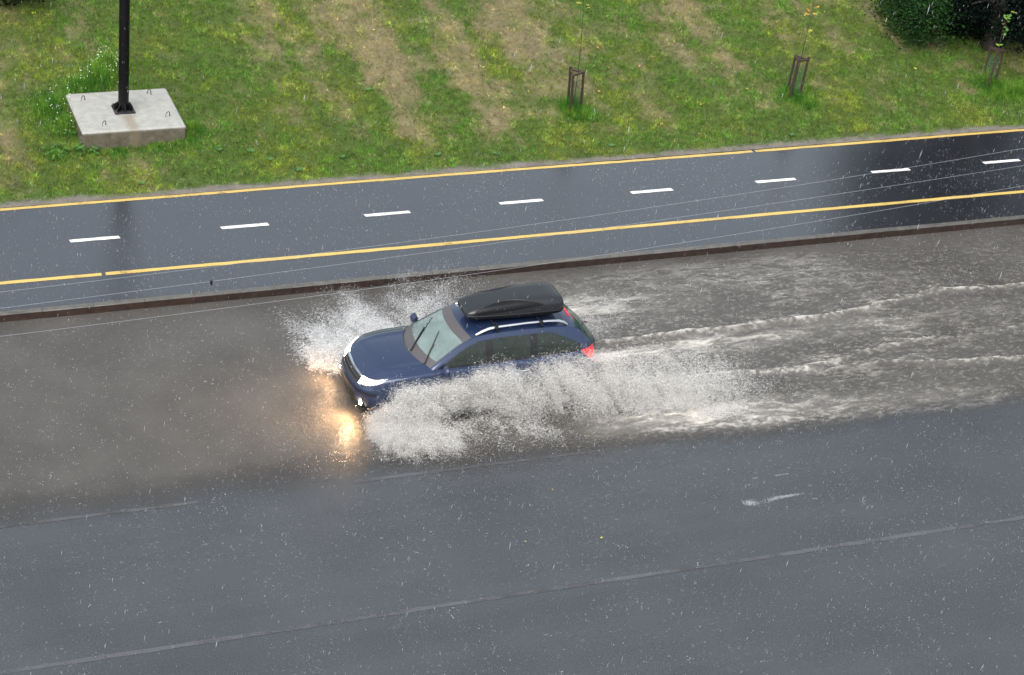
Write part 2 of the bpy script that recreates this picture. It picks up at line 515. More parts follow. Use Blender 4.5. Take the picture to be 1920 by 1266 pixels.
def foam_fields(X, Y):
    wx = (fbm(X * 1.3, Y * 1.3, 81, 3) - .5); wy = (fbm(X * 1.3, Y * 1.3, 85, 3) - .5)
    U, Vv = X + .5 * wx, Y + .35 * wy
    fil = 1 - np.abs(2 * fbm(U * 1.1, Vv * 6.0, 91, 4) - 1)         # thin wandering threads
    fil2 = 1 - np.abs(2 * fbm(U * 2.4, Vv * 9.0, 95, 3) - 1)
    spk = fbm(X * 13, Y * 24, 99, 3)
    thr = sstep(.80, .96, fil) * .8 + sstep(.84, .97, fil2) * .65
    blob = sstep(.48, .70, fbm(U * 1.9, Vv * 8.0, 101, 4))
    foam = np.zeros_like(X); H = np.zeros_like(X)
    jit = lambda s, f: (fbm(X * f, X * 0 + s, s, 3) - .5)
    # two ridges of the wake, and the lower branch
    for (rc, s, a, wd, x0, x1) in ((rA, 111, .75, .055, 3.0, 15), (rB, 121, 1.0, .070, 3.5, 9.5), (rC, 131, .5, .045, 6.0, 17)):
        yc = rc(X) + .14 * jit(s, 1.1) + .07 * jit(s + 3, 5.0)
        env = sstep(x0, x0 + .6, X) * (1 - .75 * sstep(x1 - 5, x1 + 2, X)) * (.45 + .9 * fbm(X * 1.2, X * 0, s + 6, 2))
        dd = (Y - yc)
        g = np.exp(-(dd / wd) ** 2)
        tail = np.exp(-np.clip(dd, 0, None) / .22) * (dd > 0)
        foam += a * env * (.46 * g * (.15 + sstep(.3, .7, spk)) + .5 * tail * thr * sstep(.3, .7, spk))
        H += env * a * (.085 * np.exp(-(dd / .085) ** 2) - .018 * np.exp(-((dd + .16) / .1) ** 2) + .02 * np.exp(-((dd - .15) / .15) ** 2))
    # white band between the ridges, straight behind the car
    e = sstep(2.2, 2.7, X) * np.exp(-np.clip(X - 3.2, 0, None) / 3.2)
    yc = .42 + .02 * (X - 3)
    foam += e * np.exp(-((Y - yc) / (.16 + .05 * np.clip(X - 2.5, 0, 3))) ** 2) * (.20 + 1.0 * blob * (.3 + 1.0 * spk) + .6 * thr)
    # far side behind the box
    e = sstep(1.2, 2.3, X) * np.exp(-np.clip(X - 2.9, 0, None) / 1.5)
    foam += e * np.exp(-((Y - 2.15 - .12 * (X - 3)) / .55) ** 2) * (.10 + .75 * blob * (.2 + 1.1 * spk) + .4 * thr)
    # thin curls further back over the whole lane
    e = sstep(1.5, 5, X) * sstep(17, 8, X) * sstep(3.9, 3.3, Y)
    foam += .15 * e * thr * sstep(.48, .7, fbm(X * .5, Y * .9, 141, 3))
    # the near trail where the plume lands
    e = sstep(1.2, 3.6, X) * np.exp(-np.clip(X - 5.0, 0, None) / 3.0)
    yc = -1.75 - .10 * np.clip(X - 3, 0, 9)
    foam += e * np.exp(-((Y - yc) / .42) ** 2) * (.16 + .55 * blob * (.2 + 1.1 * spk) + .15 * thr)
    yl = -2.22 - .08 * np.clip(X - 4, 0, 6) + .16 * jit(151, 1.3) + .08 * jit(153, 6)
    e = sstep(2, 4, X) * sstep(13, 7.5, X)
    foam += e * .25 * np.exp(-((Y - yl) / .12) ** 2) * sstep(.35, .7, spk)
    # turbulence grows in the wake
    wake = sstep(1.0, 3.5, X) * sstep(3.95, 3.0, Y) * (1 - .5 * sstep(9, 18, X))
    H += wake * (.030 * (fbm(U * 2.2, Vv * 3.2, 161, 4) - .5) + .02 * (fil - .5) + .012 * (fbm(X * 9, Y * 9, 165, 2) - .5))
    foam += wake * .16 * sstep(.56, .8, spk)
    # calm water ahead of the car: rain dimples only
    H += .003 * (fbm(X * 5, Y * 5, 171, 3) - .5)
    return np.clip(foam, 0, 1), H


xs = axis([(-60, -11, 50), (-11, 17.5, 1300), (17.5, 60, 60)])
ys = np.linspace(-3.6, Y_KERB + .03, 345)
X, Y = np.meshgrid(xs, ys, indexing='ij')
foam, H = foam_fields(X, Y)
edge = Y - y_edge(X)
alpha = sstep(-.15, 1, edge / (.85 + .4 * sstep(2, -5, X)) + .35 * (fbm(X * 1.1, Y * 2.5, 181, 3) - .5))
Z = .006 + .012 * alpha + H * sstep(0, .5, edge)
Z = np.maximum(Z, .006)
nu, nv = X.shape
i, j = np.meshgrid(np.arange(nu - 1), np.arange(nv - 1), indexing='ij')
a = (i * nv + j).ravel()
Fq = np.stack([a, a + nv, a + nv + 1, a + 1], 1)
keep = (alpha.ravel()[Fq].max(1) > 0.002)
Fq = Fq[keep]
used = np.unique(Fq); remap = np.zeros(nu * nv, np.int32); remap[used] = np.arange(len(used))
V = np.stack([X, Y, Z], -1).reshape(-1, 3)[used]
wm, nt, b, o = new_mat('muddy_water')
af = N(nt, 'ShaderNodeAttribute', attribute_name='foam'); aa = N(nt, 'ShaderNodeAttribute', attribute_name='depth')
tc = N(nt, 'ShaderNodeTexCoord')
mud = noise(nt, .6, 4, .6, tc.outputs['Object'])
mr = ramp(nt, mud.outputs[0], [(.3, (.060, .056, .051)), (.7, (.086, .081, .074))])
mx = N(nt, 'ShaderNodeMix', data_type='RGBA')
nt.links.new(af.outputs['Fac'], mx.inputs[0]); nt.links.new(mr.outputs[0], mx.inputs[6]); mx.inputs[7].default_value = (.62, .59, .53, 1)
nt.links.new(mx.outputs[2], b.inputs['Base Color'])
rm = mapr(nt, af.outputs['Fac'], 0, 1, .17, .6); nt.links.new(rm.outputs[0], b.inputs['Roughness'])
b.inputs['IOR'].default_value = 1.33
nt.links.new(aa.outputs['Fac'], b.inputs['Alpha'])
w1 = noise(nt, 34, 3, .6, tc.outputs['Object']); w2 = noise(nt, 9, 3, .6, tc.outputs['Object'])
ad = N(nt, 'ShaderNodeMath', operation='MULTIPLY_ADD'); ad.inputs[1].default_value = .6
nt.links.new(w1.outputs[0], ad.inputs[0]); nt.links.new(w2.outputs[0], ad.inputs[2])
bump(nt, ad.outputs[0], .8, .026, b)
wo_ = mesh_np('water', V, remap[Fq], wm, smooth=True, attrs={'foam': foam.reshape(-1)[used], 'depth': alpha.reshape(-1)[used]})
tag(wo_, 'brown floodwater lying over the far lane', kind='structure')


# ------------------------------------------------------------------ the car
def pchip(xk, yk, x):
    xk = np.asarray(xk, float); yk = np.asarray(yk, float); x = np.asarray(x, float)
    h = np.diff(xk); d = np.diff(yk, axis=0) / (h[:, None] if yk.ndim > 1 else h)
    m = np.zeros_like(yk)
    hh = h[:, None] if yk.ndim > 1 else h
    w1, w2 = 2 * hh[1:] + hh[:-1], hh[1:] + 2 * hh[:-1]
    with np.errstate(all='ignore'):
        mm = (w1 + w2) / (w1 / d[:-1] + w2 / d[1:])
    m[1:-1] = np.where(d[:-1] * d[1:] > 0, np.nan_to_num(mm), 0)
    m[0], m[-1] = d[0], d[-1]
    k = np.clip(np.searchsorted(xk, x, side='right') - 1, 0, len(h) - 1)
    t = (x - xk[k]) / h[k]
    if yk.ndim > 1: t = t[:, None]; hk = h[k][:, None]
    else: hk = h[k]
    return ((1 + 2 * t) * (1 - t) ** 2 * yk[k] + t * (1 - t) ** 2 * hk * m[k] + t * t * (3 - 2 * t) * yk[k + 1] + t * t * (t - 1) * hk * m[k + 1])


paint, nt, b, o = new_mat('dark_blue_car_paint')
nz = noise(nt, 900, 2); r = ramp(nt, nz.outputs[0], [(.3, (.012, .023, .064)), (.75, (.020, .036, .090))])
nt.links.new(r.outputs[0], b.inputs['Base Color'])
b.inputs['Metallic'].default_value = .35; b.inputs['Roughness'].default_value = .34
b.inputs['Coat Weight'].default_value = 1; b.inputs['Coat Roughness'].default_value = .05
nd = noise(nt, 160, 2, .5); rd = mapr(nt, nd.outputs[0], .58, .74, 0, 1); bump(nt, rd.outputs[0], .25, .004, b)
trim = simple('black_car_trim', (.012, .012, .013), .35, 0, .2, 30)
trim2 = simple('dark_grey_ceramic_band', (.075, .068, .070), .35, 0, .1, 30)
rubber = simple('tyre_rubber', (.012, .012, .012), .7, 0, .3, 30, bumps=.3)
alloy = simple('grey_alloy', (.28, .29, .31), .3, .9, .1, 10)
chrome = simple('chrome', (.82, .83, .84), .12, 1, .03, 10)
silver = simple('satin_silver_rail', (.70, .71, .72), .28, .85, .05, 10)
inner = simple('dark_cabin', (.02, .02, .022), .8, 0, .3, 8)
seatm = simple('grey_seat_cloth', (.10, .10, .105), .85, 0, .3, 30)


def glass_mat(name, col, alpha, rough=.04, mottled=0):
    m, nt, b, o = new_mat(name)
    n = noise(nt, 2.2, 2, .5)
    r = ramp(nt, n.outputs[0], [(.3, tuple(x * .85 for x in col)), (.75, tuple(min(1, x * 1.12) for x in col))])
    nt.links.new(r.outputs[0], b.inputs['Base Color'])
    b.inputs['Roughness'].default_value = rough; b.inputs['IOR'].default_value = 1.5
    a0 = mapr(nt, n.outputs[0], .3, .75, alpha - mottled, alpha + mottled); nt.links.new(a0.outputs[0], b.inputs['Alpha'])
    nd = noise(nt, 130, 2, .5); rd = mapr(nt, nd.outputs[0], .56, .72, 0, 1); bump(nt, rd.outputs[0], .3, .004, b)
    return m


ws_glass = glass_mat('misted_windscreen_glass', (.25, .33, .315), .60, .05, .03)
side_glass = glass_mat('dark_side_glass', (.030, .040, .034), .72, .05, .06)
rear_glass = glass_mat('green_rear_glass', (.020, .060, .050), .8, .05, .06)


def lamp_mat(name, col, em, strength):
    m, nt, b, o = new_mat(name)
    n = noise(nt, 18, 2); r = ramp(nt, n.outputs[0], [(.35, tuple(x * .8 for x in col)), (.7, col)])
    nt.links.new(r.outputs[0], b.inputs['Base Color'])
    b.inputs['Roughness'].default_value = .08; b.inputs['Coat Weight'].default_value = 1
    b.inputs['Emission Color'].default_value = (*em, 1); b.inputs['Emission Strength'].default_value = strength
    return m


head_lens = lamp_mat('lit_headlight_lens', (.85, .86, .88), (1, .92, .84), 3.5)
head_far = lamp_mat('lit_headlight_lens_behind_spray', (.85, .86, .88), (1, .92, .84), 3.0)
tip_lens = lamp_mat('clear_headlight_tip', (.55, .55, .52), (1, .9, .8), .05)
bulb = lamp_mat('lit_headlight_bulb', (1, .9, .7), (1, .72, .40), 60)
fog_lens = lamp_mat('lit_fog_lamp_lens', (1, .9, .8), (1, .58, .25), 380)
fog_dim = lamp_mat('lit_fog_lamp_lens_behind_spray', (1, .9, .8), (1, .62, .30), 150)
tail_lens = lamp_mat('red_tail_lens', (.50, .008, .008), (1, .0, .0), .55)
tail_white = lamp_mat('white_reversing_lens', (.8, .7, .68), (1, .8, .8), .15)

car = empty('estate_car', (0, 0, 0), 'dark blue estate car with lit headlights driving through the floodwater', 'car', rz=math.pi)

KX = np.array([2.39, 2.36, 2.20, 1.93, 1.43, .95, 0, -.9, -1.35, -2.02, -2.35, -2.465, -2.49])
KY = np.array([0, .40, .72, .86, .905, .905, .91, .91, .905, .87, .74, .42, 0])
WX = np.array([1, 1, .8, .35, 0, 0, 0, 0, 0, -.35, -.8, -1, -1])
WY = np.array([0, .12, .7, 1, 1, 1, 1, 1, 1, 1, .75, .12, 0])
LEV = [
    # front inset, side inset, rear inset, z at the 13 keys
    (.10, .12, .12, [.21] * 13),
    (.03, .035, .03, [.30, .30, .30, .29, .28, .27, .27, .27, .28, .29, .31, .31, .31]),
    (0, .0, 0, [.47] * 4 + [.50] * 5 + [.50] * 4),
    (.015, .0, .015, [.60, .60, .61, .63, .66, .67, .68, .69, .69, .66, .62, .60, .60]),
    (.07, .006, .05, [.68, .685, .70, .74, .80, .82, .84, .86, .87, .84, .80, .78, .78]),
    (.13, .035, .08, [.765, .77, .80, .86, .925, .95, .965, .98, .99, .985, .97, .96, .96]),
    (.19, .115, .13, [.80, .805, .84, .905, .955, .985, 1.0, 1.02, 1.03, 1.045, 1.05, 1.05, 1.05]),
]
NU, NV = 330, 6
ck = np.concatenate([[0], np.cumsum(np.hypot(np.diff(KX), np.diff(KY)))])
uu = np.linspace(0, ck[-1], NU)
kpar = np.interp(uu, ck, np.arange(13))
rings = []
for (fi_, si_, ri_, zz) in LEV:
    x = KX - np.where(WX > 0, fi_ * WX, 0) - np.where(WX < 0, ri_ * WX, 0)
    y = KY - si_ * WY
    P = np.stack([x, y, np.array(zz)], 1)
    Pm = np.vstack([P[1] * [1, -1, 1], P, P[-2] * [1, -1, 1]])
    cm = np.concatenate([[-ck[1]], ck, [2 * ck[-1] - ck[-2]]])
    rings.append(pchip(cm, Pm, uu))
rings = np.array(rings)                                    # level, u, xyz
vv = np.linspace(0, 6, 6 * NV + 1)
R = np.stack([pchip(np.arange(7), rings[:, i], vv) for i in range(NU)], 0)        # u, v, xyz
belt = R[:, -1]                                            # upper rim of the lower body


def submesh(name, P, sel, mat, flip=False, parent=car, smooth=True, mirror=False):
    """faces of the grid P (nu,nv,3) picked by the mask sel (nu-1,nv-1)"""
    nu, nv = P.shape[:2]
    i, j = np.nonzero(sel)
    a = i * nv + j
    F_ = np.stack([a, a + 1, a + nv + 1, a + nv], 1)
    if flip: F_ = F_[:, ::-1]
    used = np.unique(F_); rm = np.zeros(nu * nv, np.int32); rm[used] = np.arange(len(used))
    V_ = P.reshape(-1, 3)[used]; F_ = rm[F_]
    if mirror:
        V2 = V_ * [1, -1, 1]; V_ = np.vstack([V_, V2]); F_ = np.vstack([F_, F_[:, ::-1] + len(V2)])
    return mesh_np(name, V_, F_, mat, parent, smooth=smooth)


Cc = (R[:-1, :-1] + R[1:, 1:]) / 2
kc = ((kpar[:-1] + kpar[1:]) / 2)[:, None] * np.ones((1, 6 * NV))
vc = np.ones((NU - 1, 1)) * ((vv[:-1] + vv[1:]) / 2)[None]
cx, cy, cz = Cc[..., 0], Cc[..., 1], Cc[..., 2]
wheelcut = (np.hypot(cx - 1.43, cz - .33) < .395) | (np.hypot(cx + 1.315, cz - .33) < .395)
wheelcut &= (cy > .6)
free = ~wheelcut
t_h = np.clip((kc - 1.12) / 2.15, 0, 1)
hl = free & (kc > 1.12) & (kc < 3.3) & (cz > .665 + .255 * t_h ** 1.25) & (vc < 5.75) & (cx > 1.72)
hl_tip = hl & (cx < 1.92)
grille = free & (kc < 1.06) & (vc > 3.5) & (vc < 5.2)
intake = free & (kc < 1.2) & (vc > .9) & (vc < 2.0)
groove = free & (kc < 2.6) & (vc > 2.55) & (vc < 2.8)
fbump = free & (cx > 1.82) & (vc < 3.5) & ~hl & ~intake & ~groove & ~grille
tl = free & (cx < -2.02) & (kc < 10.8) & (cz > 1.05 - .36 * np.clip((-2.02 - cx) / .36, 0, 1)) & (cz > .68)
rbump = free & (cx < -1.78) & (vc < 3.3)
tgate = free & (kc > 10.4) & (vc >= 3.3) & ~tl
gap = .008
fdoor = free & (cx < .93) & (cx > -.13 + gap) & (cz > .36) & (vc < 6)
rdoor = free & (cx < -.13 - gap) & (cx > -1.02) & (cz > .36)
seam = free & (((np.abs(cx + .13) <= .0125) | (np.abs(cx - .94) < .012) | (np.abs(cx + 1.03) < .012)) & (cz > .36) & (cx < 1.2) & (cx > -1.2))
fdoor &= ~seam; rdoor &= ~seam
clad = free & (vc < 1.35) & ~fbump & ~rbump & ~intake
rest = free & ~(hl | grille | intake | groove | fbump | tl | rbump | tgate | fdoor | rdoor | seam | clad)
submesh('body', R, rest, paint, mirror=True)
submesh('front_bumper', R, fbump, paint, mirror=True)
submesh('grille', R, grille, trim, mirror=True)
submesh('air_intake', R, intake, trim, mirror=True)
submesh('bumper_groove', R, groove, trim, mirror=True)
submesh('rear_bumper', R, rbump & ~intake, paint, mirror=True)
submesh('tailgate', R, tgate, paint, mirror=True)
Rm = R * np.array([1, -1, 1])
for P_, fl_ in ((R, False), (Rm, True)):
    for x_ in (-.13, .94, -1.03): submesh('door_seal', P_, seam & (np.abs(cx - x_) < .05), trim, fl_)
    submesh('sill_cladding', P_, clad, trim, fl_)
for side in (1, -1):
    P = R if side > 0 else Rm
    fl = side < 0
    h = submesh('headlight', P, hl & ~hl_tip, head_lens if side > 0 else head_far, fl)
    submesh('side_marker', P, hl_tip, tip_lens, fl, parent=h)
    t = submesh('tail_light', P, tl & ~((cz < .86) & (cz > .80)), tail_lens, fl)
    submesh('reversing_lens', P, tl & (cz < .86) & (cz > .80), tail_white, fl, parent=t)
    for nm, msk, hx in (('front_door', fdoor, .08), ('rear_door', rdoor, -.83)):
        d = submesh(nm, P, msk, paint, fl)
        hb = MB()
        hb.tube([(hx + .10, side * .905, .845), (hx + .07, side * .935, .85), (hx - .07, side * .937, .86), (hx - .10, side * .907, .858)], [.008, .015, .015, .008], 8)
        hb.build('handle', chrome, d)
    # headlight bulb, fog lamp
    hb = MB(); hb.lathe([(.001, .01), (.03, .006), (.042, 0)], 'y', n=14)
    hb.v = [(2.22 + p[1], side * .56 + p[0], .735 + p[2]) for p in hb.v]
    hb.build('bulb', bulb if side > 0 else fog_dim, h)
    fb = MB(); fb.lathe([(.001, .02), (.035, .015), (.055, 0)], 'y', n=18)
    fb.v = [(2.275 + p[1], side * .62 + p[0] - side * p[1] * .3, .345 + p[2]) for p in fb.v]
    fl_ = fb.build('fog_lamp', fog_lens if side > 0 else fog_dim, car)
    rb = MB().lathe([(.055, 0), (.075, .004), (.078, -.05), (.055, -.05)], 'y', n=18, close=True)
    rb.v = [(2.268 + p[1], side * .62 + p[0] - side * p[1] * .3, .345 + p[2]) for p in rb.v]
    rb.build('bezel', trim, fl_)
# chrome lip curving round the front of the bonnet, and grille bars
mb = MB()
pts = []
for k in np.linspace(1.12, 0, 14):
    i = np.interp(k, kpar, np.arange(NU)); p = R[int(round(i)), int(5.35 * NV)]
    pts.append((p[0] + .012 - .02 * (1 - k / 1.12), p[1], p[2] - .02 * (1 - k / 1.12)))
pts = pts + [(p[0], -p[1], p[2]) for p in pts[::-1][1:]]
mb.tube(pts, [.014] + [.032] * (len(pts) - 2) + [.014], 8)
mb.build('chrome_lip', chrome, car)
mb = MB()
for v_ in (3.95, 4.5):
    pts = [tuple(R[int(round(np.interp(k, kpar, np.arange(NU)))), int(v_ * NV)] + [.006, 0, 0]) for k in np.linspace(1.0, 0, 10)]
    pts = pts + [(p[0], -p[1], p[2]) for p in pts[::-1][1:]]
    mb.tube(pts, .007, 6)
mb.build('grille_bar', trim2, car)
mb = MB().lathe([(.001, .014), (.05, .012), (.062, 0), (.062, -.01)], 'y', n=24)
mb.v = [(2.275 + p[1], p[0] * 1.35, .70 + p[2] * .75) for p in mb.v]
mb.build('badge', chrome, car)
# bonnet: rows across between the two upper rims
ik = int(np.interp(5.0, kpar, np.arange(NU)))
SS = np.linspace(-1, 1, 41)
rows = []
xk5 = belt[ik, 0]
for i in range(0, ik + 1, 1):
    p = belt[i]
    f = np.clip((belt[0, 0] - p[0]) / (belt[0, 0] - xk5), 0, 1)
    bow = .27 * f ** 2.2
    crown = (.085 * (1 - f) + .05 * f) * np.sin(min(1, f * 3) * math.pi / 2)
    s = SS
    q = 1 - s ** 2
    z = p[2] + crown * (1 - np.abs(s) ** 2.6) + .018 * np.exp(-((np.abs(s) - .78) / .10) ** 2) * min(1, f * 2)
    rows.append(np.stack([p[0] + bow * q, p[1] * s, z], 1))
hood = np.array(rows)
submesh('bonnet', hood, np.ones((hood.shape[0] - 1, 40), bool), paint, True)

# greenhouse: the arch (A pillar - cant rail - D pillar), left side
ARCH = np.array([(1.00, .765, .985), (.72, .715, 1.17), (.42, .66, 1.36), (.18, .625, 1.475), (-.05, .61, 1.52), (-.6, .605, 1.548),
                 (-1.2, .595, 1.540), (-1.65, .575, 1.505), (-1.95, .56, 1.43), (-2.17, .61, 1.24), (-2.33, .675, 1.055)])
ca = np.concatenate([[0], np.cumsum(np.linalg.norm(np.diff(ARCH, axis=0), axis=1))]); ca /= ca[-1]
UA = np.linspace(0, 1, 190)
A = pchip(ca, ARCH, UA)
u_ws = np.interp(-.18, -ARCH[:, 0], ca)
bow = pchip([0, u_ws, .5, .78, .86, 1], np.array([.22, .10, 0, -.02, -.05, -.13]), UA)
crn = pchip([0, u_ws, .5, .8, 1], np.array([.018, .045, .06, .045, .012]), UA)
S2 = np.linspace(-1, 1, 81)
q = 1 - np.abs(S2) ** 2.2
T = np.stack([A[:, 0][:, None] + bow[:, None] * q, A[:, 1][:, None] * S2, A[:, 2][:, None] + crn[:, None] * q], -1)
uc = ((UA[:-1] + UA[1:]) / 2)[:, None] * np.ones((1, 80)); sc = ((S2[:-1] + S2[1:]) / 2)[None] * np.ones((189, 1))
u_sp = np.interp(1.70, -ARCH[:, 0], ca); u_rg = np.interp(1.93, -ARCH[:, 0], ca)
wsz = (uc < u_ws) & (np.abs(sc) < .95)
cowl = wsz & (uc < .055); band = wsz & (uc > u_ws - .045)
edge_b = wsz & ~cowl & ~band & (np.abs(sc) > .915)
wsg = wsz & ~cowl & ~band & ~edge_b
rg = (uc > u_rg) & (uc < .985) & (np.abs(sc) < .93)
spl = (uc > u_sp + .004) & (uc <= u_rg)
line = (uc > u_sp - .004) & (uc <= u_sp + .004)
roofm = ~(wsz | rg | spl | line)
submesh('roof', T, roofm, paint, True)
wsob = submesh('windscreen', T, wsg, ws_glass, True)
submesh('black_border', T, cowl | band | edge_b, trim2, True, parent=wsob)
rgo = submesh('rear_window', T, rg, rear_glass, True)
submesh('roof_spoiler', T, spl, paint, True)
submesh('roof_seam', T, line, trim, True)
# high brake light in the spoiler
i0 = int(np.interp(u_rg - .012, UA, np.arange(190)))
MB().tube([tuple(T[i0, j] + [-.004, 0, .006]) for j in range(26, 55, 4)], .016, 6).build('brake_light', tail_lens, car)

# sides: belt line up to the arch
XS = np.arange(.985, -2.29, -.0175)
bx, by, bz = belt[::-1, 0], belt[::-1, 1], belt[::-1, 2]
m_ = (belt[:, 0] < 1.2) & (belt[:, 0] > -2.35)
o_ = np.argsort(belt[m_, 0]); bx, by, bz = belt[m_][o_].T
ax, ay, az = A[::-1].T
TT = np.linspace(0, 1, 27)
B0 = np.stack([XS, np.interp(XS, bx, by), np.interp(XS, bx, bz)], 1)
A0 = np.stack([XS, np.interp(XS, ax, ay), np.interp(XS, ax, az)], 1)
A0[:, 2] = np.maximum(A0[:, 2], B0[:, 2] + .002)
Sd = B0[:, None] * (1 - TT)[None, :, None] + A0[:, None] * TT[None, :, None]
Sd[..., 1] += .035 * np.sin(math.pi * TT)[None] * np.clip((A0[:, 2] - B0[:, 2]) / .5, 0, 1)[:, None]
sx_, tc_ = (XS[:-1] + XS[1:])[:, None] / 2 * np.ones((1, 26)), ((TT[:-1] + TT[1:]) / 2)[None] * np.ones((len(XS) - 1, 1))
hgt = (A0[:-1, 2] - B0[:-1, 2])[:, None] * np.ones((1, 26))
top = np.clip(1 - .085 / np.maximum(hgt, .09), 0, .86)
dlo = (tc_ < top * np.clip(1 - .62 * np.clip((-1.25 - sx_) / .76, 0, 1) ** 1.6, .2, 1) + .03) & (tc_ < top) & (sx_ < .86) & (sx_ > -2.03)
g1 = dlo & (tc_ > .06) & (sx_ < .74) & (sx_ > -.06)
g2 = dlo & (tc_ > .06) & (sx_ < -.22) & (sx_ > -.95)
taper = np.clip(1 - .62 * np.clip((-1.25 - sx_) / .76, 0, 1) ** 1.6, .2, 1)
g3 = dlo & (tc_ < top * taper) & (tc_ > .06) & (sx_ < -1.10) & (sx_ > -1.98)
for side in (1, -1):
    P = Sd * np.array([1, side, 1]); fl = side < 0
    submesh('pillar', P, ~dlo, paint, fl)
    submesh('window_trim', P, dlo & ~g1 & ~g2 & ~g3, trim, fl)
    submesh('front_window', P, g1, side_glass, fl)
    submesh('middle_window', P, g2, side_glass, fl)
    submesh('quarter_window', P, g3, side_glass, fl)
    # door mirror
    mb = MB(); pts = []
    for (yy, rr_) in ((.80, .02), (.86, .03), (.90, .075), (.96, .092), (1.02, .088), (1.055, .05)):
        pts.append((.74, side * yy, 1.03 if yy > .88 else 1.0))
    mb.tube(pts, [.02, .03, .10, .125, .12, .07], 12)
    mb.v = [((p[0] - .74) * (.75 if p[0] > .74 else .35) + .74, p[1], (p[2] - 1.03) * .85 + 1.03) for p in mb.v]
    mir = mb.build('wing_mirror', paint, car)
    MB().box((.705, side * .965, 1.03), (.006, .13, .11), bev=.002).build('mirror_glass', chrome, mir)
    # roof rail on two feet
    ya, zr = side * .545, 1.0
    rp = [(.10, ya + side * .02, 1.522), (-.02, ya + side * .005, 1.565), (-.16, ya, 1.612), (-.34, ya, 1.634), (-.9, ya - side * .004, 1.648),
          (-1.35, ya - side * .01, 1.640), (-1.56, ya - side * .015, 1.622), (-1.68, ya - side * .018, 1.575), (-1.76, ya - side * .02, 1.515)]
    mb = MB().tube(rp, [.018, .026, .028, .022, .020, .020, .024, .026, .018], 10)
    mb.v = [(p[0], (p[1] - ya) * 1.25 + ya, p[2]) for p in mb.v]
    mb.build('roof_rail', silver, car)
    # wheels, arches
    for wx in (1.43, -1.315):
        yo = side * .80
        tyre_prof = [(.215, -.10), (.30, -.105), (.325, -.095), (.335, -.07), (.337, 0), (.335, .07), (.325, .095), (.30, .105), (.215, .10)]
        wroot = MB().lathe([(.215, -.09), (.222, -.1), (.222, .085), (.205, .095), (.19, .06), (.06, .045), (.05, .07), (.001, .072)], 'y', n=28)
        for k in range(5):
            a = 2 * math.pi * k / 5 + .3
            wroot.tube([(.04 * math.cos(a), .066, .04 * math.sin(a)), (.12 * math.cos(a), .08, .12 * math.sin(a)), (.205 * math.cos(a), .085, .205 * math.sin(a))], [.035, .026, .03], 6)
        wroot.v = [(p[0] + wx, p[1] * side + yo, p[2] + .337) for p in wroot.v]
        ty = MB().lathe(tyre_prof, 'y', n=40, close=True)
        ty.v = [(p[0] + wx, p[1] * side + yo, p[2] + .337) for p in ty.v]
        wh = ty.build('wheel', rubber, car)
        wroot.build('rim', alloy, wh)
        mb = MB(); pts = [(wx + .40 * math.cos(a), side * .888, .33 + .40 * math.sin(a)) for a in np.linspace(-.22, math.pi + .22, 22)]
        mb.tube(pts, .03, 6); mb.build('wheel_arch', trim, car)
# floor, cabin, dashboard and seats seen dimly through the glass
mb = MB(); mb.box((0, 0, .235), (4.3, 1.5, .03)); mb.box((.95, 0, .80), (.45, 1.36, .28), taper=.9); mb.box((-1.6, 0, .62), (1.1, 1.3, .4))
mb.box((1.65, 0, .5), (1.2, 1.2, .4)); mb.box((-.15, 0, .45), (2.1, 1.36, .3))
mb.build('cabin', inner, car)
for x0 in (.05, -.85):
    for y0 in (.36, -.36):
        mb = MB(); mb.box((x0 + .18, y0, .62), (.5, .48, .16), bev=.05)
        mb.box((x0 - .12, y0, .92), (.15, .46, .58), Matrix.Rotation(-.22, 3, 'Y'), bev=.05)
        mb.box((x0 - .22, y0, 1.28), (.09, .26, .17), bev=.035)
        mb.build('seat', seatm, car)
mb = MB(); mb.lathe([(.165, -.014), (.18, 0), (.165, .014), (.15, 0)], 'y', n=24, close=True)
mb.v = [(.58 + p[1] - p[2] * .45, .36 + p[0], .98 + p[2] * .8) for p in mb.v]
mb.build('steering_wheel', trim, car)
MB().box((.22, 0, 1.40), (.03, .22, .06), bev=.012).build('rear_view_mirror', trim, car)


def car_world(p): return np.stack([-p[..., 0], -p[..., 1], p[..., 2]], -1)


def proj(P):
    d = P - CAM; z = d @ _fw
    return np.stack([960 + F_PX * (d @ _r2) / z, 633 - F_PX * (d @ _u2) / z], -1)


Tp = proj(car_world(T))


def on_glass(px, py, lift=.012):
    """the point of the windscreen, cowl or rear glass a wiper touches"""
    e = np.hypot(Tp[:150, :, 0] - px, Tp[:150, :, 1] - py)
    i, j = np.unravel_index(np.argmin(e), e.shape)
    i0, i1, j0, j1 = max(i - 1, 0), min(i + 1, 189), max(j - 1, 0), min(j + 1, 80)
    n = np.cross(T[i1, j] - T[i0, j], T[i, j1] - T[i, j0]); n /= np.linalg.norm(n)
    if n[2] < 0: n = -n
    return T[i, j] + n * lift


for (bpx, mpx, tpx) in (((770.5, 659), (796.5, 617), (810.8, 596)), ((796.6, 683), (814, 647), (823.8, 621))):
    p0, p1, p2 = on_glass(*bpx, .02), on_glass(*mpx, .035), on_glass(*tpx, .014)
    pb = on_glass(bpx[0] + (tpx[0] - bpx[0]) * .22, bpx[1] + (tpx[1] - bpx[1]) * .22 + 1.5, .014)
    mb = MB().tube([tuple(p0), tuple((p0 + p1) / 2 + [0, 0, .012]), tuple(p1)], [.017, .012, .014], 6)
    wpr = mb.build('wiper', trim, car)
    MB().tube([tuple(pb), tuple((pb + p2) / 2 + [0, 0, .006]), tuple(p2)], [.007, .012, .007], 6).build('blade', trim, wpr)
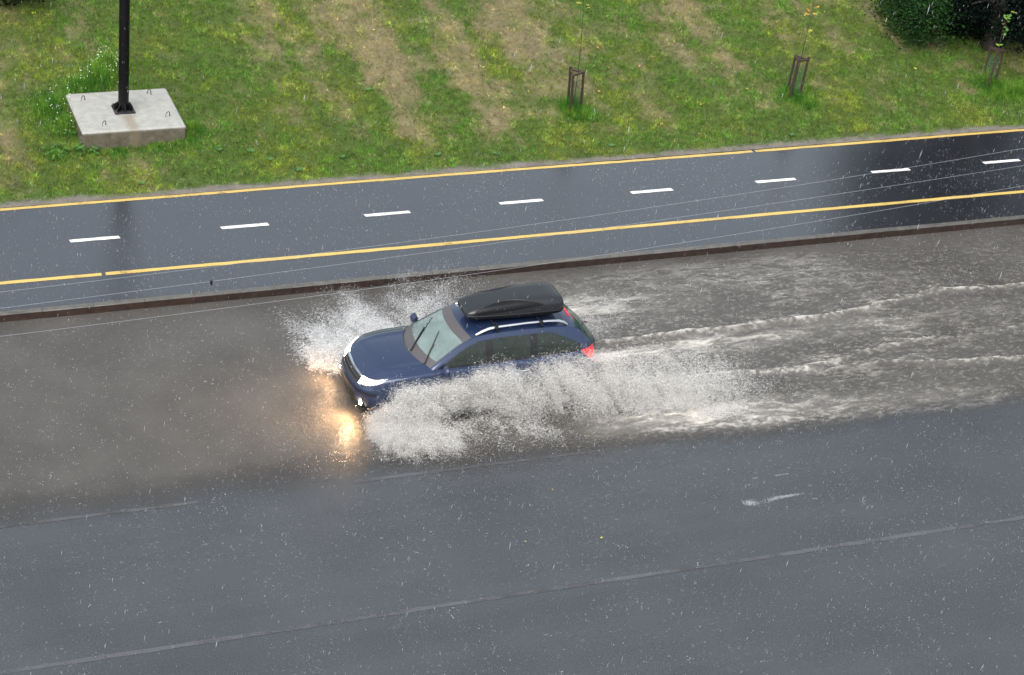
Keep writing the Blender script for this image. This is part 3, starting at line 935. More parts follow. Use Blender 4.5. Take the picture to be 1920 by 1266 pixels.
# rear wiper
j = 40
p0, p1 = T[183, 40], T[172, 56]
MB().tube([tuple(p0 + [-.03, 0, .02]), tuple((p0 + p1) / 2 + [-.04, 0, .03]), tuple(p1 + [-.02, 0, .02])], [.02, .012, .009], 6).build('rear_wiper', trim, car)

# headlight beams (the lamps are lit in the photograph)
for side in (1, -1):
    for (x, y, z, e, ang, dn) in ((2.42, .56, .72, 90, 80, .05), (2.36, .64, .36, 110, 150, .34)):
        ld = bpy.data.lights.new('headlight_beam', 'SPOT')
        if side < 0: e *= .4
        ld.energy, ld.color, ld.spot_size, ld.spot_blend, ld.shadow_soft_size = e, (1, .60, .32), math.radians(ang), .9, .05
        lo = bpy.data.objects.new('headlight_beam', ld); COL.objects.link(lo); lo.parent = car
        lo.location = (x, side * y, z)
        lo.rotation_euler = Vector((-1, 0, dn)).to_track_quat('Z', 'Y').to_euler()

# ------------------------------------------------------------------ the roof box
box = empty('roof_box', tuple(car_world(np.array([-.877, 0.0, 1.60]))), 'long dark grey plastic roof box strapped on top of the blue car', 'roof box', rz=math.pi)
OFF = np.array([-.8, 0.0, 1.60])
BX = np.array([.33, .31, .25, .12, -.1, -.5, -1.0, -1.5, -1.72, -1.82, -1.865, -1.88]) 
BW = np.array([.17, .25, .295, .325, .345, .37, .385, .385, .375, .345, .29, .2])
BT = np.array([1.82, 1.85, 1.885, 1.925, 1.97, 2.01, 2.045, 2.05, 2.03, 1.99, 1.93, 1.86])
BB = np.array([1.76, 1.735, 1.715, 1.695, 1.675, 1.66, 1.655, 1.66, 1.675, 1.69, 1.715, 1.745])
BX = BX * .89; BT = BT - .025
xs = .89 * np.concatenate([np.linspace(.33, .1, 14), np.linspace(.08, -1.6, 60), np.linspace(-1.62, -1.88, 20)])
bw, bt, bb = (pchip(-BX, a_, -xs) for a_ in (BW, BT, BB))
ZS = 1.775
ph = np.linspace(0, math.pi, 61)
cs, sn = np.cos(ph), np.sin(ph)
ex = .42
lid = np.stack([xs[:, None] * np.ones((1, 61)), .02 + bw[:, None] * np.sign(cs) * np.abs(cs) ** ex, ZS + (bt - ZS)[:, None] * np.abs(sn) ** (ex + .18)], -1) - OFF
tray = np.stack([xs[:, None] * np.ones((1, 61)), .02 + (bw * .985)[:, None] * np.sign(cs) * np.abs(cs) ** .5, ZS - .012 + (bb - ZS)[:, None] * np.abs(sn) ** .5], -1) - OFF
lid_mat = simple('dark_grey_textured_plastic', (.019, .0205, .024), .24, 0, .12, 60, bumps=.05)
gloss_mat = simple('black_gloss_plastic', (.006, .0065, .0075), .42, 0, .12, 40, spec=.25)
xc = (xs[:-1] + xs[1:])[:, None] / 2 * np.ones((1, 60)); pc = ((ph[:-1] + ph[1:]) / 2)[None] * np.ones((len(xs) - 1, 1))
f_ = np.clip((.142 - xc) / 1.353, 0, 1)
up_ = .40 + .95 * np.sin(math.pi * np.clip(f_, 0, 1) ** .85) ** .8
lo_ = .06 + .30 * f_ ** 1.6
rec = (xc < .142) & (xc > -1.211) & (pc < np.maximum(up_, lo_)) & (pc > lo_)
rec2 = (xc < .142) & (xc > -1.211) & (math.pi - pc < np.maximum(up_, lo_)) & (math.pi - pc > lo_)
lid_in = lid.copy()
lob = submesh('lid', lid, ~(rec | rec2), lid_mat, True, parent=box)
submesh('side_panel', lid, rec, gloss_mat, True, parent=lob)
submesh('side_panel', lid, rec2, gloss_mat, True, parent=lob)
submesh('base_tray', tray, np.ones(rec.shape, bool), gloss_mat, parent=box)
# groove round the panel, seam lip
mb = MB()
for sgn in (0,):
    pts = []
    for f in np.linspace(0.02, .98, 40):
        xg = .142 - 1.353 * f
        p_ = max(.40 + .95 * math.sin(math.pi * f ** .85) ** .8, .06 + .30 * f ** 1.6)
        i = int(np.argmin(np.abs(xs - xg))); jf = np.interp(p_ if not sgn else math.pi - p_, ph, np.arange(61))
        j0 = int(jf); w_ = jf - j0
        pts.append(tuple(lid[i, j0] * (1 - w_) + lid[i, min(60, j0 + 1)] * w_))
    mb.tube(pts, .010, 5)
mb.build('groove', trim, lob)
mb = MB()
ring = [tuple(p) for p in lid[:, 0]] + [tuple(p) for p in lid[::-1, -1]]
mb.tube(ring + [ring[0]], .013, 6, cap=False)
mb.build('seam_lip', trim, box)
for xb in (-.22, -1.12):
    bar = MB().tube([(xb - OFF[0], yy, (1.642 if abs(yy) < .5 else 1.636) - OFF[2]) for yy in (-.66, -.5, -.2, .2, .5, .66)], .018, 8)
    cb = bar.build('crossbar', trim, box)
    for side in (1, -1):
        mb = MB(); mb.box((xb - OFF[0], side * .565, 1.645 - OFF[2]), (.075, .075, .075), bev=.015)
        mb.tube([(xb - OFF[0] - .02, side * .60, 1.68 - OFF[2]), (xb - OFF[0] + .03, side * .63, 1.70 - OFF[2]), (xb - OFF[0] + .01, side * .65, 1.62 - OFF[2])], .012, 6)
        mb.build('clamp', trim, cb)


# ------------------------------------------------------------------ concrete block and pole
def ground_at(px, py):
    z = .4
    for _ in range(12):
        p = at(px, py, z); z = float(zg(p[0], p[1]))
    return np.array([p[0], p[1], z])


ZTOP = .74
pc_ = [at(*q, ZTOP) for q in ((125.5, 178), (152.6, 250), (346, 235.7), (313.5, 162))]
ctr = sum(pc_) / 4
vx_ = (pc_[2] - pc_[1] + pc_[3] - pc_[0]) / 2; vy_ = (pc_[0] - pc_[1] + pc_[3] - pc_[2]) / 2
LX, LY = np.linalg.norm(vx_), np.linalg.norm(vy_)
ang = math.atan2(vx_[1], vx_[0]) * .5 + (math.atan2(vy_[1], vy_[0]) - math.pi / 2) * .5
conc, nt, b, o = new_mat('stained_concrete')
tc = N(nt, 'ShaderNodeTexCoord'); sp = N(nt, 'ShaderNodeSeparateXYZ'); nt.links.new(tc.outputs['Object'], sp.inputs[0])
n1 = noise(nt, 5, 5, .65, tc.outputs['Object']); n2 = noise(nt, 60, 3, .6, tc.outputs['Object'])
base = ramp(nt, n1.outputs[0], [(.3, (.26, .255, .23)), (.6, (.34, .335, .305)), (.8, (.40, .395, .36))])
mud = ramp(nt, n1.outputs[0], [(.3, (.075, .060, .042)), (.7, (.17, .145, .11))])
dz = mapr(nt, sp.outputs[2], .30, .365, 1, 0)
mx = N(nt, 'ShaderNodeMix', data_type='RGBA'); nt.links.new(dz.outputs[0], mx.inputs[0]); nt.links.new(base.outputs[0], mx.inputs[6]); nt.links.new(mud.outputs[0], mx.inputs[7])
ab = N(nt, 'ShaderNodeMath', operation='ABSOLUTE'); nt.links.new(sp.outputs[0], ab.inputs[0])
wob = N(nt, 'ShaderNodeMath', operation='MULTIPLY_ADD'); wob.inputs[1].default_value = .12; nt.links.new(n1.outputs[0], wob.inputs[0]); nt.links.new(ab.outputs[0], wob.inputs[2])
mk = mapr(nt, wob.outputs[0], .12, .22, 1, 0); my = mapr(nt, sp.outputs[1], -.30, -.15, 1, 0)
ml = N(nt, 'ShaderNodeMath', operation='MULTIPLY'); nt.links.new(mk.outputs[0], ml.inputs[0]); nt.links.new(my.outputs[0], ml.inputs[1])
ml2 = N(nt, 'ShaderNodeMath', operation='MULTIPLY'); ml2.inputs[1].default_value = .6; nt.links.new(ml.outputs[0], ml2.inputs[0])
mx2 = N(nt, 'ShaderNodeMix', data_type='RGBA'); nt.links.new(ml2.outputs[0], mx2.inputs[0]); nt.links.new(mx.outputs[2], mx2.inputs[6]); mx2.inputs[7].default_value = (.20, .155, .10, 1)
nt.links.new(mx2.outputs[2], b.inputs['Base Color']); b.inputs['Roughness'].default_value = .5
ad = N(nt, 'ShaderNodeMath', operation='ADD'); nt.links.new(n1.outputs[0], ad.inputs[0]); nt.links.new(n2.outputs[0], ad.inputs[1])
bump(nt, ad.outputs[0], .35, .012, b)
HB = .62
plinth = empty('concrete_block', (ctr[0], ctr[1], ZTOP - .38), 'pale wet concrete block with four lifting loops under the black pole', 'concrete block', rz=ang)
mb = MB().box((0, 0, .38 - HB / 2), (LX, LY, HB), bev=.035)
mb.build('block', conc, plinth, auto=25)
for (lx, ly, la) in ((-.36, .30, .5), (.30, .36, 2.4), (-.27, -.36, .6), (.37, -.24, .3)):
    q = Vector((math.cos(la), math.sin(la), 0)) * .055
    c0 = Vector((lx * LX, ly * LY, .375))
    MB().tube([c0 - q, c0 - q * .8 + Vector((0, 0, .09)), c0 - q * .2 + Vector((.01, 0, .125)), c0 + q * .5 + Vector((.01, 0, .11)), c0 + q], .010, 6).build('lifting_loop', MAT['iron'], plinth)
pp = at(231.3, 206, ZTOP)
pole = empty('steel_pole', (pp[0], pp[1], ZTOP), 'black steel pole bolted to the pale concrete block', 'pole', rz=ang)
mb = MB().box((0, 0, .016), (.46, .46, .032), bev=.006); mb.build('base_plate', simple('wet_base_plate', (.03, .03, .036), .25, .4, .3, 20), pole)
mb = MB().lathe([(.001, .03), (.118, .03), (.118, 1.2), (.112, 4), (.095, 8.0), (.09, 8.05), (.001, 8.08)], 'z', n=32)
mb.build('shaft', MAT['pole'], pole)
for k in range(8):
    a = math.pi / 4 * k
    q = Vector((math.cos(a), math.sin(a), 0)); t = Vector((-q.y, q.x, 0)) * .008
    L = .21 if k % 2 == 0 else .27
    P = [q * .11 + Vector((0, 0, .033)), q * L + Vector((0, 0, .033)), q * L + Vector((0, 0, .06)), q * .115 + Vector((0, 0, .20))]
    MB().add([p - t for p in P] + [p + t for p in P], [(0, 1, 2, 3), (7, 6, 5, 4), (0, 4, 5, 1), (1, 5, 6, 2), (2, 6, 7, 3), (3, 7, 4, 0)]).build('gusset', MAT['pole'], pole, smooth=False)
for sx in (-1, 1):
    for sy in (-1, 1):
        MB().lathe([(.001, .085), (.012, .085), (.012, .06), (.024, .058), (.024, .033), (.001, .033)], 'z', (sx * .19, sy * .19, 0), 6).build('anchor_bolt', MAT['iron'], pole)


# ------------------------------------------------------------------ grass
def blades(xy, L, lean, wd, col, z=None, az=None, rng=RNG):
    n = len(xy)
    az = rng.uniform(0, 2 * math.pi, n) if az is None else az
    la = rng.uniform(0, 2 * math.pi, n)
    z0 = zg(xy[:, 0], xy[:, 1]) if z is None else z
    B = np.stack([xy[:, 0], xy[:, 1], z0 - .004], 1)
    d = np.stack([np.sin(lean) * np.cos(la), np.sin(lean) * np.sin(la), np.cos(lean)], 1)
    s = np.stack([np.cos(az), np.sin(az), np.zeros(n)], 1) * (wd / 2)[:, None]
    tip = B + d * L[:, None]
    tip[:, 2] -= .25 * L * np.sin(lean) ** 2
    V = np.stack([B - s, B + s, tip], 1).reshape(-1, 3)
    F_ = np.arange(3 * n).reshape(-1, 3)
    Cc_ = np.repeat(col, 3, 0)
    Cc_[2::3] *= 1.25
    return V, F_, Cc_


def in_view(P, mx=60, my=60):
    p = proj(P)
    return (p[:, 0] > -mx) & (p[:, 0] < 1920 + mx) & (p[:, 1] > -my) & (p[:, 1] < 1266 + my)


grass_mat = colmat('grass_blades', .55, .38, .3)
n = 360_000
xy = np.stack([RNG.uniform(-12, 27, n), RNG.uniform(Y_PATH + .02, 20, n)], 1)
xy = xy[in_view(np.stack([xy[:, 0], xy[:, 1], zg(xy[:, 0], xy[:, 1])], 1), 260, 160)]
dd = xy[:, 1] - Y_PATH + .30 * (fbm(xy[:, 0] * 2.2, xy[:, 1] * 2.2, 5, 3) - .5)
dr = dryness(xy[:, 0], xy[:, 1])
clump = fbm(xy[:, 0] * 3.2, xy[:, 1] * 3.2, 211, 3)
dens = sstep(.08, .34, dd) * (1 - .45 * dr) * (.45 + .55 * sstep(.35, .55, clump))
u = np.abs((xy[:, 0] - ctr[0]) * math.cos(ang) + (xy[:, 1] - ctr[1]) * math.sin(ang)); v = np.abs(-(xy[:, 0] - ctr[0]) * math.sin(ang) + (xy[:, 1] - ctr[1]) * math.cos(ang))
dens *= ~((u < LX / 2 + .02) & (v < LY / 2 + .02))
xy = xy[RNG.random(len(xy)) < dens][:130000]
NB = 11
n = len(xy)
dr = dryness(xy[:, 0], xy[:, 1]); clump = fbm(xy[:, 0] * 3.2, xy[:, 1] * 3.2, 211, 3)
tone = (fbm(xy[:, 0] * .9, xy[:, 1] * .9, 221, 3) + RNG.normal(0, .05, n))[:, None]
ga = np.array([.062, .172, .012]) * (1 - sstep(.38, .72, tone)) + np.array([.165, .225, .018]) * sstep(.38, .72, tone)
tdry = np.clip(dr * .85 + RNG.normal(.06, .24, n), 0, 1)[:, None]
tc_ol = ga * (1 - tdry) + np.array([.30, .235, .13]) * tdry
tc_ol = tc_ol * RNG.lognormal(0, .42, (n, 1)) * (.12 + 1.75 * clump[:, None])
tl_ = RNG.uniform(.05, .125, n) * (.55 + .9 * clump) * (1 - .3 * dr) * sstep(.0, .9, xy[:, 1] - Y_PATH + .35)
idx = np.repeat(np.arange(n), NB); m = len(idx)
q_ = xy[idx] + RNG.normal(0, .018, (m, 2))
bl = np.where(RNG.random((m, 1)) < .08, np.array([.34, .28, .14]), tc_ol[idx]) * RNG.uniform(.65, 1.4, (m, 1))
V, F_, C_ = blades(q_, tl_[idx] * RNG.uniform(.5, 1.15, m), RNG.uniform(.2, 1.35, m), RNG.uniform(.005, .011, m), bl)
g = mesh_np('grass', V, F_, grass_mat, col=C_)
tag(g, 'short green and straw coloured grass on the bank', 'grass', kind='stuff')


def tuft(name, label, cat, spots, group=None, leafy=None, flowers=None):
    """a patch of taller growth: spots = (x, y, radius, count, length)"""
    Vs, Fs, Cs = [], [], []; nn = 0
    x0, y0 = spots[0][0], spots[0][1]
    for (x, y, r, cnt, ln) in spots:
        a = RNG.uniform(0, 2 * math.pi, cnt); rr = r * np.abs(RNG.normal(0, .55, cnt))
        xy = np.stack([x + rr * np.cos(a), y + rr * np.sin(a)], 1)
        u = np.abs((xy[:, 0] - ctr[0]) * math.cos(ang) + (xy[:, 1] - ctr[1]) * math.sin(ang)); v = np.abs(-(xy[:, 0] - ctr[0]) * math.sin(ang) + (xy[:, 1] - ctr[1]) * math.cos(ang))
        xy = xy[~((u < LX / 2 + .01) & (v < LY / 2 + .01))]
        m = len(xy); fall = 1 - .5 * (np.hypot(xy[:, 0] - x, xy[:, 1] - y) / r)
        pt = fbm(xy[:, 0] * 7, xy[:, 1] * 7, 231, 2)[:, None]
        c = (np.array([.055, .17, .018]) * (1 - sstep(.4, .65, pt)) + np.array([.15, .27, .035]) * sstep(.4, .65, pt)) * RNG.lognormal(0, .45, (m, 1))
        V, F_, C_ = blades(xy, RNG.uniform(.5, 1.15, m) * ln * np.clip(fall, .35, 1) * (.6 + .8 * pt[:, 0]), RNG.uniform(.05, 1.2, m), RNG.uniform(.006, .014, m), c)
        Vs.append(V); Fs.append(F_ + nn); Cs.append(C_); nn += len(V)
    root = empty(name, (x0, y0, float(zg(x0, y0))), label, cat, group)
    off = np.array([x0, y0, float(zg(x0, y0))])
    mesh_np('blades', np.vstack(Vs) - off, np.vstack(Fs), grass_mat, root, col=np.vstack(Cs))
    if leafy:
        Vs, Cs = [], []
        for (x, y, r, cnt, size) in leafy:
            for _ in range(cnt):
                a = random.uniform(0, 6.28); rr = r * math.sqrt(random.random())
                px_, py_ = x + rr * math.cos(a), y + rr * math.sin(a)
                uu_ = abs((px_ - ctr[0]) * math.cos(ang) + (py_ - ctr[1]) * math.sin(ang)); vv_ = abs(-(px_ - ctr[0]) * math.sin(ang) + (py_ - ctr[1]) * math.cos(ang))
                if uu_ < LX / 2 + .02 and vv_ < LY / 2 + .02: continue
                c = np.array([px_, py_, float(zg(px_, py_)) + random.uniform(.05, .30) * (1 - .5 * rr / r)])
                s_ = size * random.uniform(.6, 1.2)
                d = np.array([math.cos(a), math.sin(a), random.uniform(-.5, .3)]); d /= np.linalg.norm(d)
                t = np.cross(d, [0, 0, 1.0]); t /= np.linalg.norm(t)
                Vs += [c - d * s_ * .5, c + t * s_ * .36 + d * s_ * .05, c + d * s_ * .6 - [0, 0, s_ * .1], c - t * s_ * .36 + d * s_ * .05]
                cc = np.array([.075, .175, .035]) * random.uniform(.6, 1.5)
                Cs += [cc] * 4
        if Vs: mesh_np('leaves', np.array(Vs) - off, np.arange(len(Vs)).reshape(-1, 4), grass_mat, root, col=np.array(Cs))
    if flowers:
        Vs, Cs = [], []
        for (x, y, r, cnt) in flowers:
            for _ in range(cnt):
                a = random.uniform(0, 6.28); rr = r * math.sqrt(random.random())
                px_, py_ = x + rr * math.cos(a), y + rr * math.sin(a)
                c = np.array([px_, py_, float(zg(px_, py_)) + random.uniform(.18, .36)])
                s_ = random.uniform(.007, .014)
                nrm = np.array([random.uniform(-.5, .5), random.uniform(-.9, 0), 1]); nrm /= np.linalg.norm(nrm)
                t = np.cross(nrm, [1, 0, 0]); t /= np.linalg.norm(t); e = np.cross(nrm, t)
                Vs += [c + t * s_, c + e * s_, c - t * s_, c - e * s_]
                Cs += [np.array([.75, .76, .62]) * random.uniform(.7, 1.1)] * 4
        mesh_np('flowers', np.array(Vs) - off, np.arange(len(Vs)).reshape(-1, 4), colmat('small_white_flowers', .6), root, col=np.array(Cs))
    return root


G = lambda px, py: ground_at(px, py)[:2]
a1, a2, a3 = G(188, 150), G(205, 125), G(150, 165)
tuft('flowering_weeds', 'bright green weeds with small white flowers behind the concrete block', 'weeds',
     [(a1[0], a1[1], .65, 4200, .42), (a2[0], a2[1], .5, 3000, .44), (a3[0], a3[1], .6, 3200, .34)], 'weeds round the concrete block',
     flowers=[(a2[0], a2[1], .38, 60), (a1[0], a1[1], .6, 25), (a3[0], a3[1], .5, 20)])
a1, a2, a3 = G(100, 200), G(125, 240), G(85, 215)
tuft('flowering_weeds', 'leafy weeds with scattered white flowers left of the concrete block', 'weeds',
     [(a1[0], a1[1], .55, 3200, .32), (a2[0], a2[1], .5, 3400, .36), (a3[0], a3[1], .45, 2000, .30)], 'weeds round the concrete block',
     leafy=[(a2[0], a2[1], .4, 120, .07)], flowers=[(a2[0], a2[1], .5, 28), (a1[0], a1[1], .5, 26)])
a1, a2, a3 = G(165, 285), G(105, 292), G(225, 288)
tuft('broadleaf_weeds', 'broad leaved weeds along the front of the concrete block', 'weeds',
     [(a1[0], a1[1], .45, 2200, .16), (a2[0], a2[1], .4, 1500, .18), (a3[0], a3[1], .45, 2200, .16), (a3[0] + .8, a3[1] + .05, .45, 2200, .16)], 'weeds round the concrete block',
     leafy=[(a1[0], a1[1], .28, 45, .13), (a2[0], a2[1], .3, 45, .11), (a3[0], a3[1], .5, 60, .05)])
a1, a2 = G(362, 242), G(345, 262)
tuft('tall_grass', 'lush dark green grass at the right corner of the concrete block', 'grass tuft',
     [(a1[0], a1[1], .36, 2600, .22), (a2[0], a2[1], .45, 2200, .16)], 'weeds round the concrete block', leafy=[(a2[0] - .3, a2[1], .5, 40, .05)])

# a few broad leaved rosettes in the turf, and tiny white flowers in the grass
gx = [(640, 296), (505, 300), (410, 282), (470, 285), (690, 170), (1145, 275), (1485, 254), (265, 345), (930, 290), (820, 292), (560, 320)]
for i_, (px, py) in enumerate(gx):
    c = ground_at(px, py)
    Vs, Cs = [], []
    for k in range(9):
        a = k * 6.28 / 9 + random.uniform(-.3, .3); s_ = random.uniform(.07, .13)
        d = np.array([math.cos(a), math.sin(a), .18]); t = np.array([-math.sin(a), math.cos(a), 0])
        Vs += [np.zeros(3), d * s_ * .55 + t * s_ * .3, d * s_, d * s_ * .55 - t * s_ * .3]
        Cs += [np.array([.085, .19, .05]) * random.uniform(.7, 1.5)] * 4
    o = mesh_np('weed_rosette', np.array(Vs), np.arange(len(Vs)).reshape(-1, 4), grass_mat, col=np.array(Cs))
    o.location = (c[0], c[1], c[2] + .03)
    tag(o, 'small flat rosette of green weed leaves in the mown grass', 'weed', 'weed rosettes in the mown grass')

# ------------------------------------------------------------------ staked saplings in the grass
net, nt, b, o = new_mat('green_plastic_net')
n1 = noise(nt, 60, 2); r = ramp(nt, n1.outputs[0], [(.3, (.03, .09, .045)), (.7, (.07, .17, .09))]); nt.links.new(r.outputs[0], b.inputs['Base Color'])
b.inputs['Alpha'].default_value = .24; b.inputs['Roughness'].default_value = .5
leafm = colmat('sapling_leaves', .45, .3, .4)
barkm = simple('young_bark', (.05, .042, .03), .7, 0, .3, 30)


def stake_guard(px, py, lean, h, label, rot, netlab):
    c = ground_at(px, py)
    root = empty('tree_guard', tuple(c), label, 'tree guard', 'tree guards along the grass bank', rz=rot)
    root.rotation_euler = (0, lean, rot)
    R_ = .19
    pts = [(R_ * math.cos(a), R_ * math.sin(a)) for a in (math.radians(90), math.radians(210), math.radians(330))]
    for k, (x, y) in enumerate(pts):
        hh = h + random.uniform(-.02, .04)
        MB().tube([(x, y, -.12), (x * 1.0 + .005, y, h * .5), (x, y, hh)], [.034, .030, .032], 8).build('post', MAT['rust'], root)
    for k in range(3):
        (x0, y0), (x1, y1) = pts[k], pts[(k + 1) % 3]
        dx, dy = (x1 - x0) * .12, (y1 - y0) * .12
        rl = math.atan2(y1 - y0, x1 - x0)
        m = MB().box(((x0 + x1) / 2, (y0 + y1) / 2, h - .035 - .004 * k), (math.hypot(x1 - x0, y1 - y0) * 1.22, .045, .05), Matrix.Rotation(rl, 3, 'Z'), bev=.008)
        m.build('rail', MAT['rust'], root)
    P = []
    for k in range(13):
        t = k / 12 * 3; i = int(t) % 3; f = t - int(t)
        x = pts[i][0] * (1 - f) + pts[(i + 1) % 3][0] * f; y = pts[i][1] * (1 - f) + pts[(i + 1) % 3][1] * f
        P.append([(x * .88, y * .88, z) for z in np.linspace(0.0, h * .78, 6)])
    o = MB().grid(np.array(P)).build('net_wrap', net, root)
    return c


def sapling(c, top, label, leaves, cols, lean, seed):
    rr = random.Random(seed)
    root = empty('sapling', tuple(c), label, 'sapling', 'saplings inside the tree guards')
    H = top
    tr = [(lean * t ** 1.3 * H + .03 * math.sin(5 * t), .02 * math.sin(7 * t), H * t) for t in np.linspace(0, 1, 9)]
    mb = MB().tube(tr, list(np.linspace(.013, .004, 9)), 6)
    Vs, Cs = [], []
    for (tt, dx, dy, dz_, s_) in leaves:
        i = tt * 8; i0 = min(7, int(i)); f = i - i0
        p = Vector(tr[i0]).lerp(Vector(tr[i0 + 1]), f)
        q = p + Vector((dx, dy, dz_))
        mb.tube([p, (p + q) / 2 + Vector((0, 0, .02)), q], [.004, .003, .002], 5)
        for k in range(rr.randint(2, 4)):
            cpos = np.array(q) + np.array([rr.uniform(-.05, .05), rr.uniform(-.05, .05), rr.uniform(-.05, .03)])
            a = rr.uniform(0, 6.28); d = np.array([math.cos(a), math.sin(a), rr.uniform(-.7, .1)]); t = np.cross(d, [0, 0, 1]); t = t / np.linalg.norm(t)
            s2 = s_ * rr.uniform(.7, 1.2)
            Vs += [cpos - d * s2 * .5, cpos + t * s2 * .38, cpos + d * s2 * .55, cpos - t * s2 * .38]
            Cs += [np.array(rr.choice(cols)) * rr.uniform(.8, 1.2)] * 4
    mb.build('trunk', barkm, root)
    mesh_np('leaves', np.array(Vs), np.arange(len(Vs)).reshape(-1, 4), leafm, root, col=np.array(Cs))


yel = [(.55, .50, .06), (.62, .42, .05), (.40, .48, .07)]
ora = [(.62, .36, .05), (.60, .45, .06), (.55, .24, .05)]
gry = [(.42, .46, .05), (.20, .36, .07), (.12, .28, .06)]
c1 = stake_guard(1074, 205, math.radians(-3.5), 1.02, 'upright three post tree guard between straw grass and a bright tuft', .35, '')
sapling(c1, 3.2, 'thin sapling with sparse yellow leaves rising from the upright guard', [(.52, .0, .0, .02, .07), (.56, -.02, 0, 0, .07), (.80, .10, .0, .08, .08), (.84, -.12, 0, .05, .09), (.88, .12, .05, .02, .09), (.93, -.04, -.05, .06, .1), (.97, .1, 0, .05, .09)], yel, -.02, 1)
c2 = stake_guard(1484, 182, math.radians(4.0), 1.06, 'dark leaning tree guard with rusty top rails and weeds at its foot', .25, '')
sapling(c2, 2.9, 'leaning sapling with orange and yellow leaves above the rusty guard', [(.62, .06, 0, .02, .09), (.72, .12, 0, .1, .10), (.74, -.1, 0, .08, .10), (.80, .16, .05, .05, .11), (.84, -.08, -.05, .06, .1), (.88, .10, 0, .05, .11), (.92, -.16, 0, .05, .1), (.97, .05, 0, .08, .11), (.78, -.05, .1, .05, .1)], ora, .06, 2)
c3 = stake_guard(1852, 160, math.radians(5.0), 1.0, 'shaded green netted tree guard standing in front of the dark trees', .5, '')
sapling(c3, 1.9, 'small sapling with yellow green leaves against the dark trees', [(.58, -.02, -.04, .04, .13), (.72, .05, 0, .05, .10), (.78, .10, 0, .05, .11), (.84, .06, .02, .05, .12), (.90, .12, 0, .06, .11), (.97, .12, 0, .06, .13), (.99, .2, 0, .1, .12), (.95, .02, 0, .1, .12)], gry, .05, 3)
for (c, lab, kk) in ((c1, 'bright tall grass round the foot of the upright tree guard', 1.0), (c2, 'dark weeds round the foot of the leaning tree guard', .8), (c3, 'shaded leafy weeds round the netted tree guard', 1.0)):
    tuft('tall_grass', lab, 'grass tuft', [(c[0] + .1, c[1] - .15, .5, 3600, .30 * kk), (c[0] + .25, c[1] - .25, .45, 2600, .26 * kk), (c[0] - .05, c[1] + .02, .3, 1600, .46 * kk)], 'grass round the tree guards',
         leafy=[(c[0] - .1, c[1], .35, 60, .06)] if c is not c1 else None)
a1, a2 = G(1905, 175), G(1860, 178)
tuft('tall_grass', 'rank dark green grass under the trees right of the netted guard', 'grass tuft', [(a1[0], a1[1], .6, 5000, .28), (a2[0], a2[1], .4, 2500, .24), (a1[0] + .8, a1[1] + .1, .6, 4000, .28)])

# ------------------------------------------------------------------ trees at the edge of the bank
def tree(x, y, h, r, label, name, n, crown0, cols, seed, group, leaf=.075, spread=1.0):
    rg = np.random.default_rng(seed)
    z = float(zg(x, y))
    root = empty(name, (x, y, z), label, 'bush' if name == 'bush' else 'tree', group)
    mb = MB(); ph_ = rg.uniform(0, 6.28)
    tr = [(.15 * math.sin(t * 4 + ph_), .12 * math.cos(t * 5 + ph_), h * .92 * t - .1) for t in np.linspace(0, 1, 9)]
    r0 = .022 * h
    mb.tube(tr, list(np.linspace(r0, r0 * .15, 9)), 9)
    cl = []
    nl = int(26 + h * 2)
    for k in range(nl):
        f = crown0 + (1 - crown0) * ((k + .5) / nl) ** .9
        a = 2.4 * k + rg.uniform(-.4, .4)
        rad = r * min(1, .72 + 1.6 * f) * (1 - f) ** .55 * rg.uniform(.6, 1.05)
        p0 = Vector(tr[min(8, int(f * 8))]); p0.z = h * .92 * f
        p1 = p0 + Vector((math.cos(a) * rad, math.sin(a) * rad, rg.uniform(-.1, .35) * rad))
        mb.tube([p0, p0.lerp(p1, .5) + Vector((0, 0, .1 * rad)), p1], [r0 * .3, r0 * .18, r0 * .06], 5)
        cl.append((p0.lerp(p1, .55), .45 * rad + .15)); cl.append((p1, .38 * rad + .18))
    mb.build('trunk', simple('dark_wet_bark', (.03, .025, .02), .75, 0, .3, 12), root)
    per = n // len(cl)
    Ps, Cs = [], []
    for (c, rr_) in cl:
        d = rg.normal(size=(per, 3)); d /= np.linalg.norm(d, axis=1)[:, None]
        q = np.array(c) + d * (rr_ * spread * rg.uniform(.35, 1.0, per) ** .6)[:, None] * [1, 1, .7]
        Ps.append(q); Cs.append(np.tile(np.array(cols[rg.integers(len(cols))]) * rg.uniform(.7, 1.3), (per, 1)) * rg.uniform(.6, 1.5, (per, 1)))
    P = np.vstack(Ps); Cl = np.vstack(Cs)
    ok = P[:, 2] > .04; P, Cl = P[ok], Cl[ok]
    m = len(P)
    d = rg.normal(size=(m, 3)); d[:, 2] *= .5; d /= np.linalg.norm(d, axis=1)[:, None]
    e = rg.normal(size=(m, 3)); t = np.cross(d, e); t /= np.linalg.norm(t, axis=1)[:, None]
    s_ = (leaf * rg.uniform(.6, 1.3, m))[:, None]
    V = np.stack([P - d * s_ * .55, P + t * s_ * .34, P + d * s_ * .6, P - t * s_ * .34], 1).reshape(-1, 3)
    mesh_np('crown', V, np.arange(4 * m).reshape(-1, 4), leafm2, root, col=np.repeat(Cl, 4, 0))


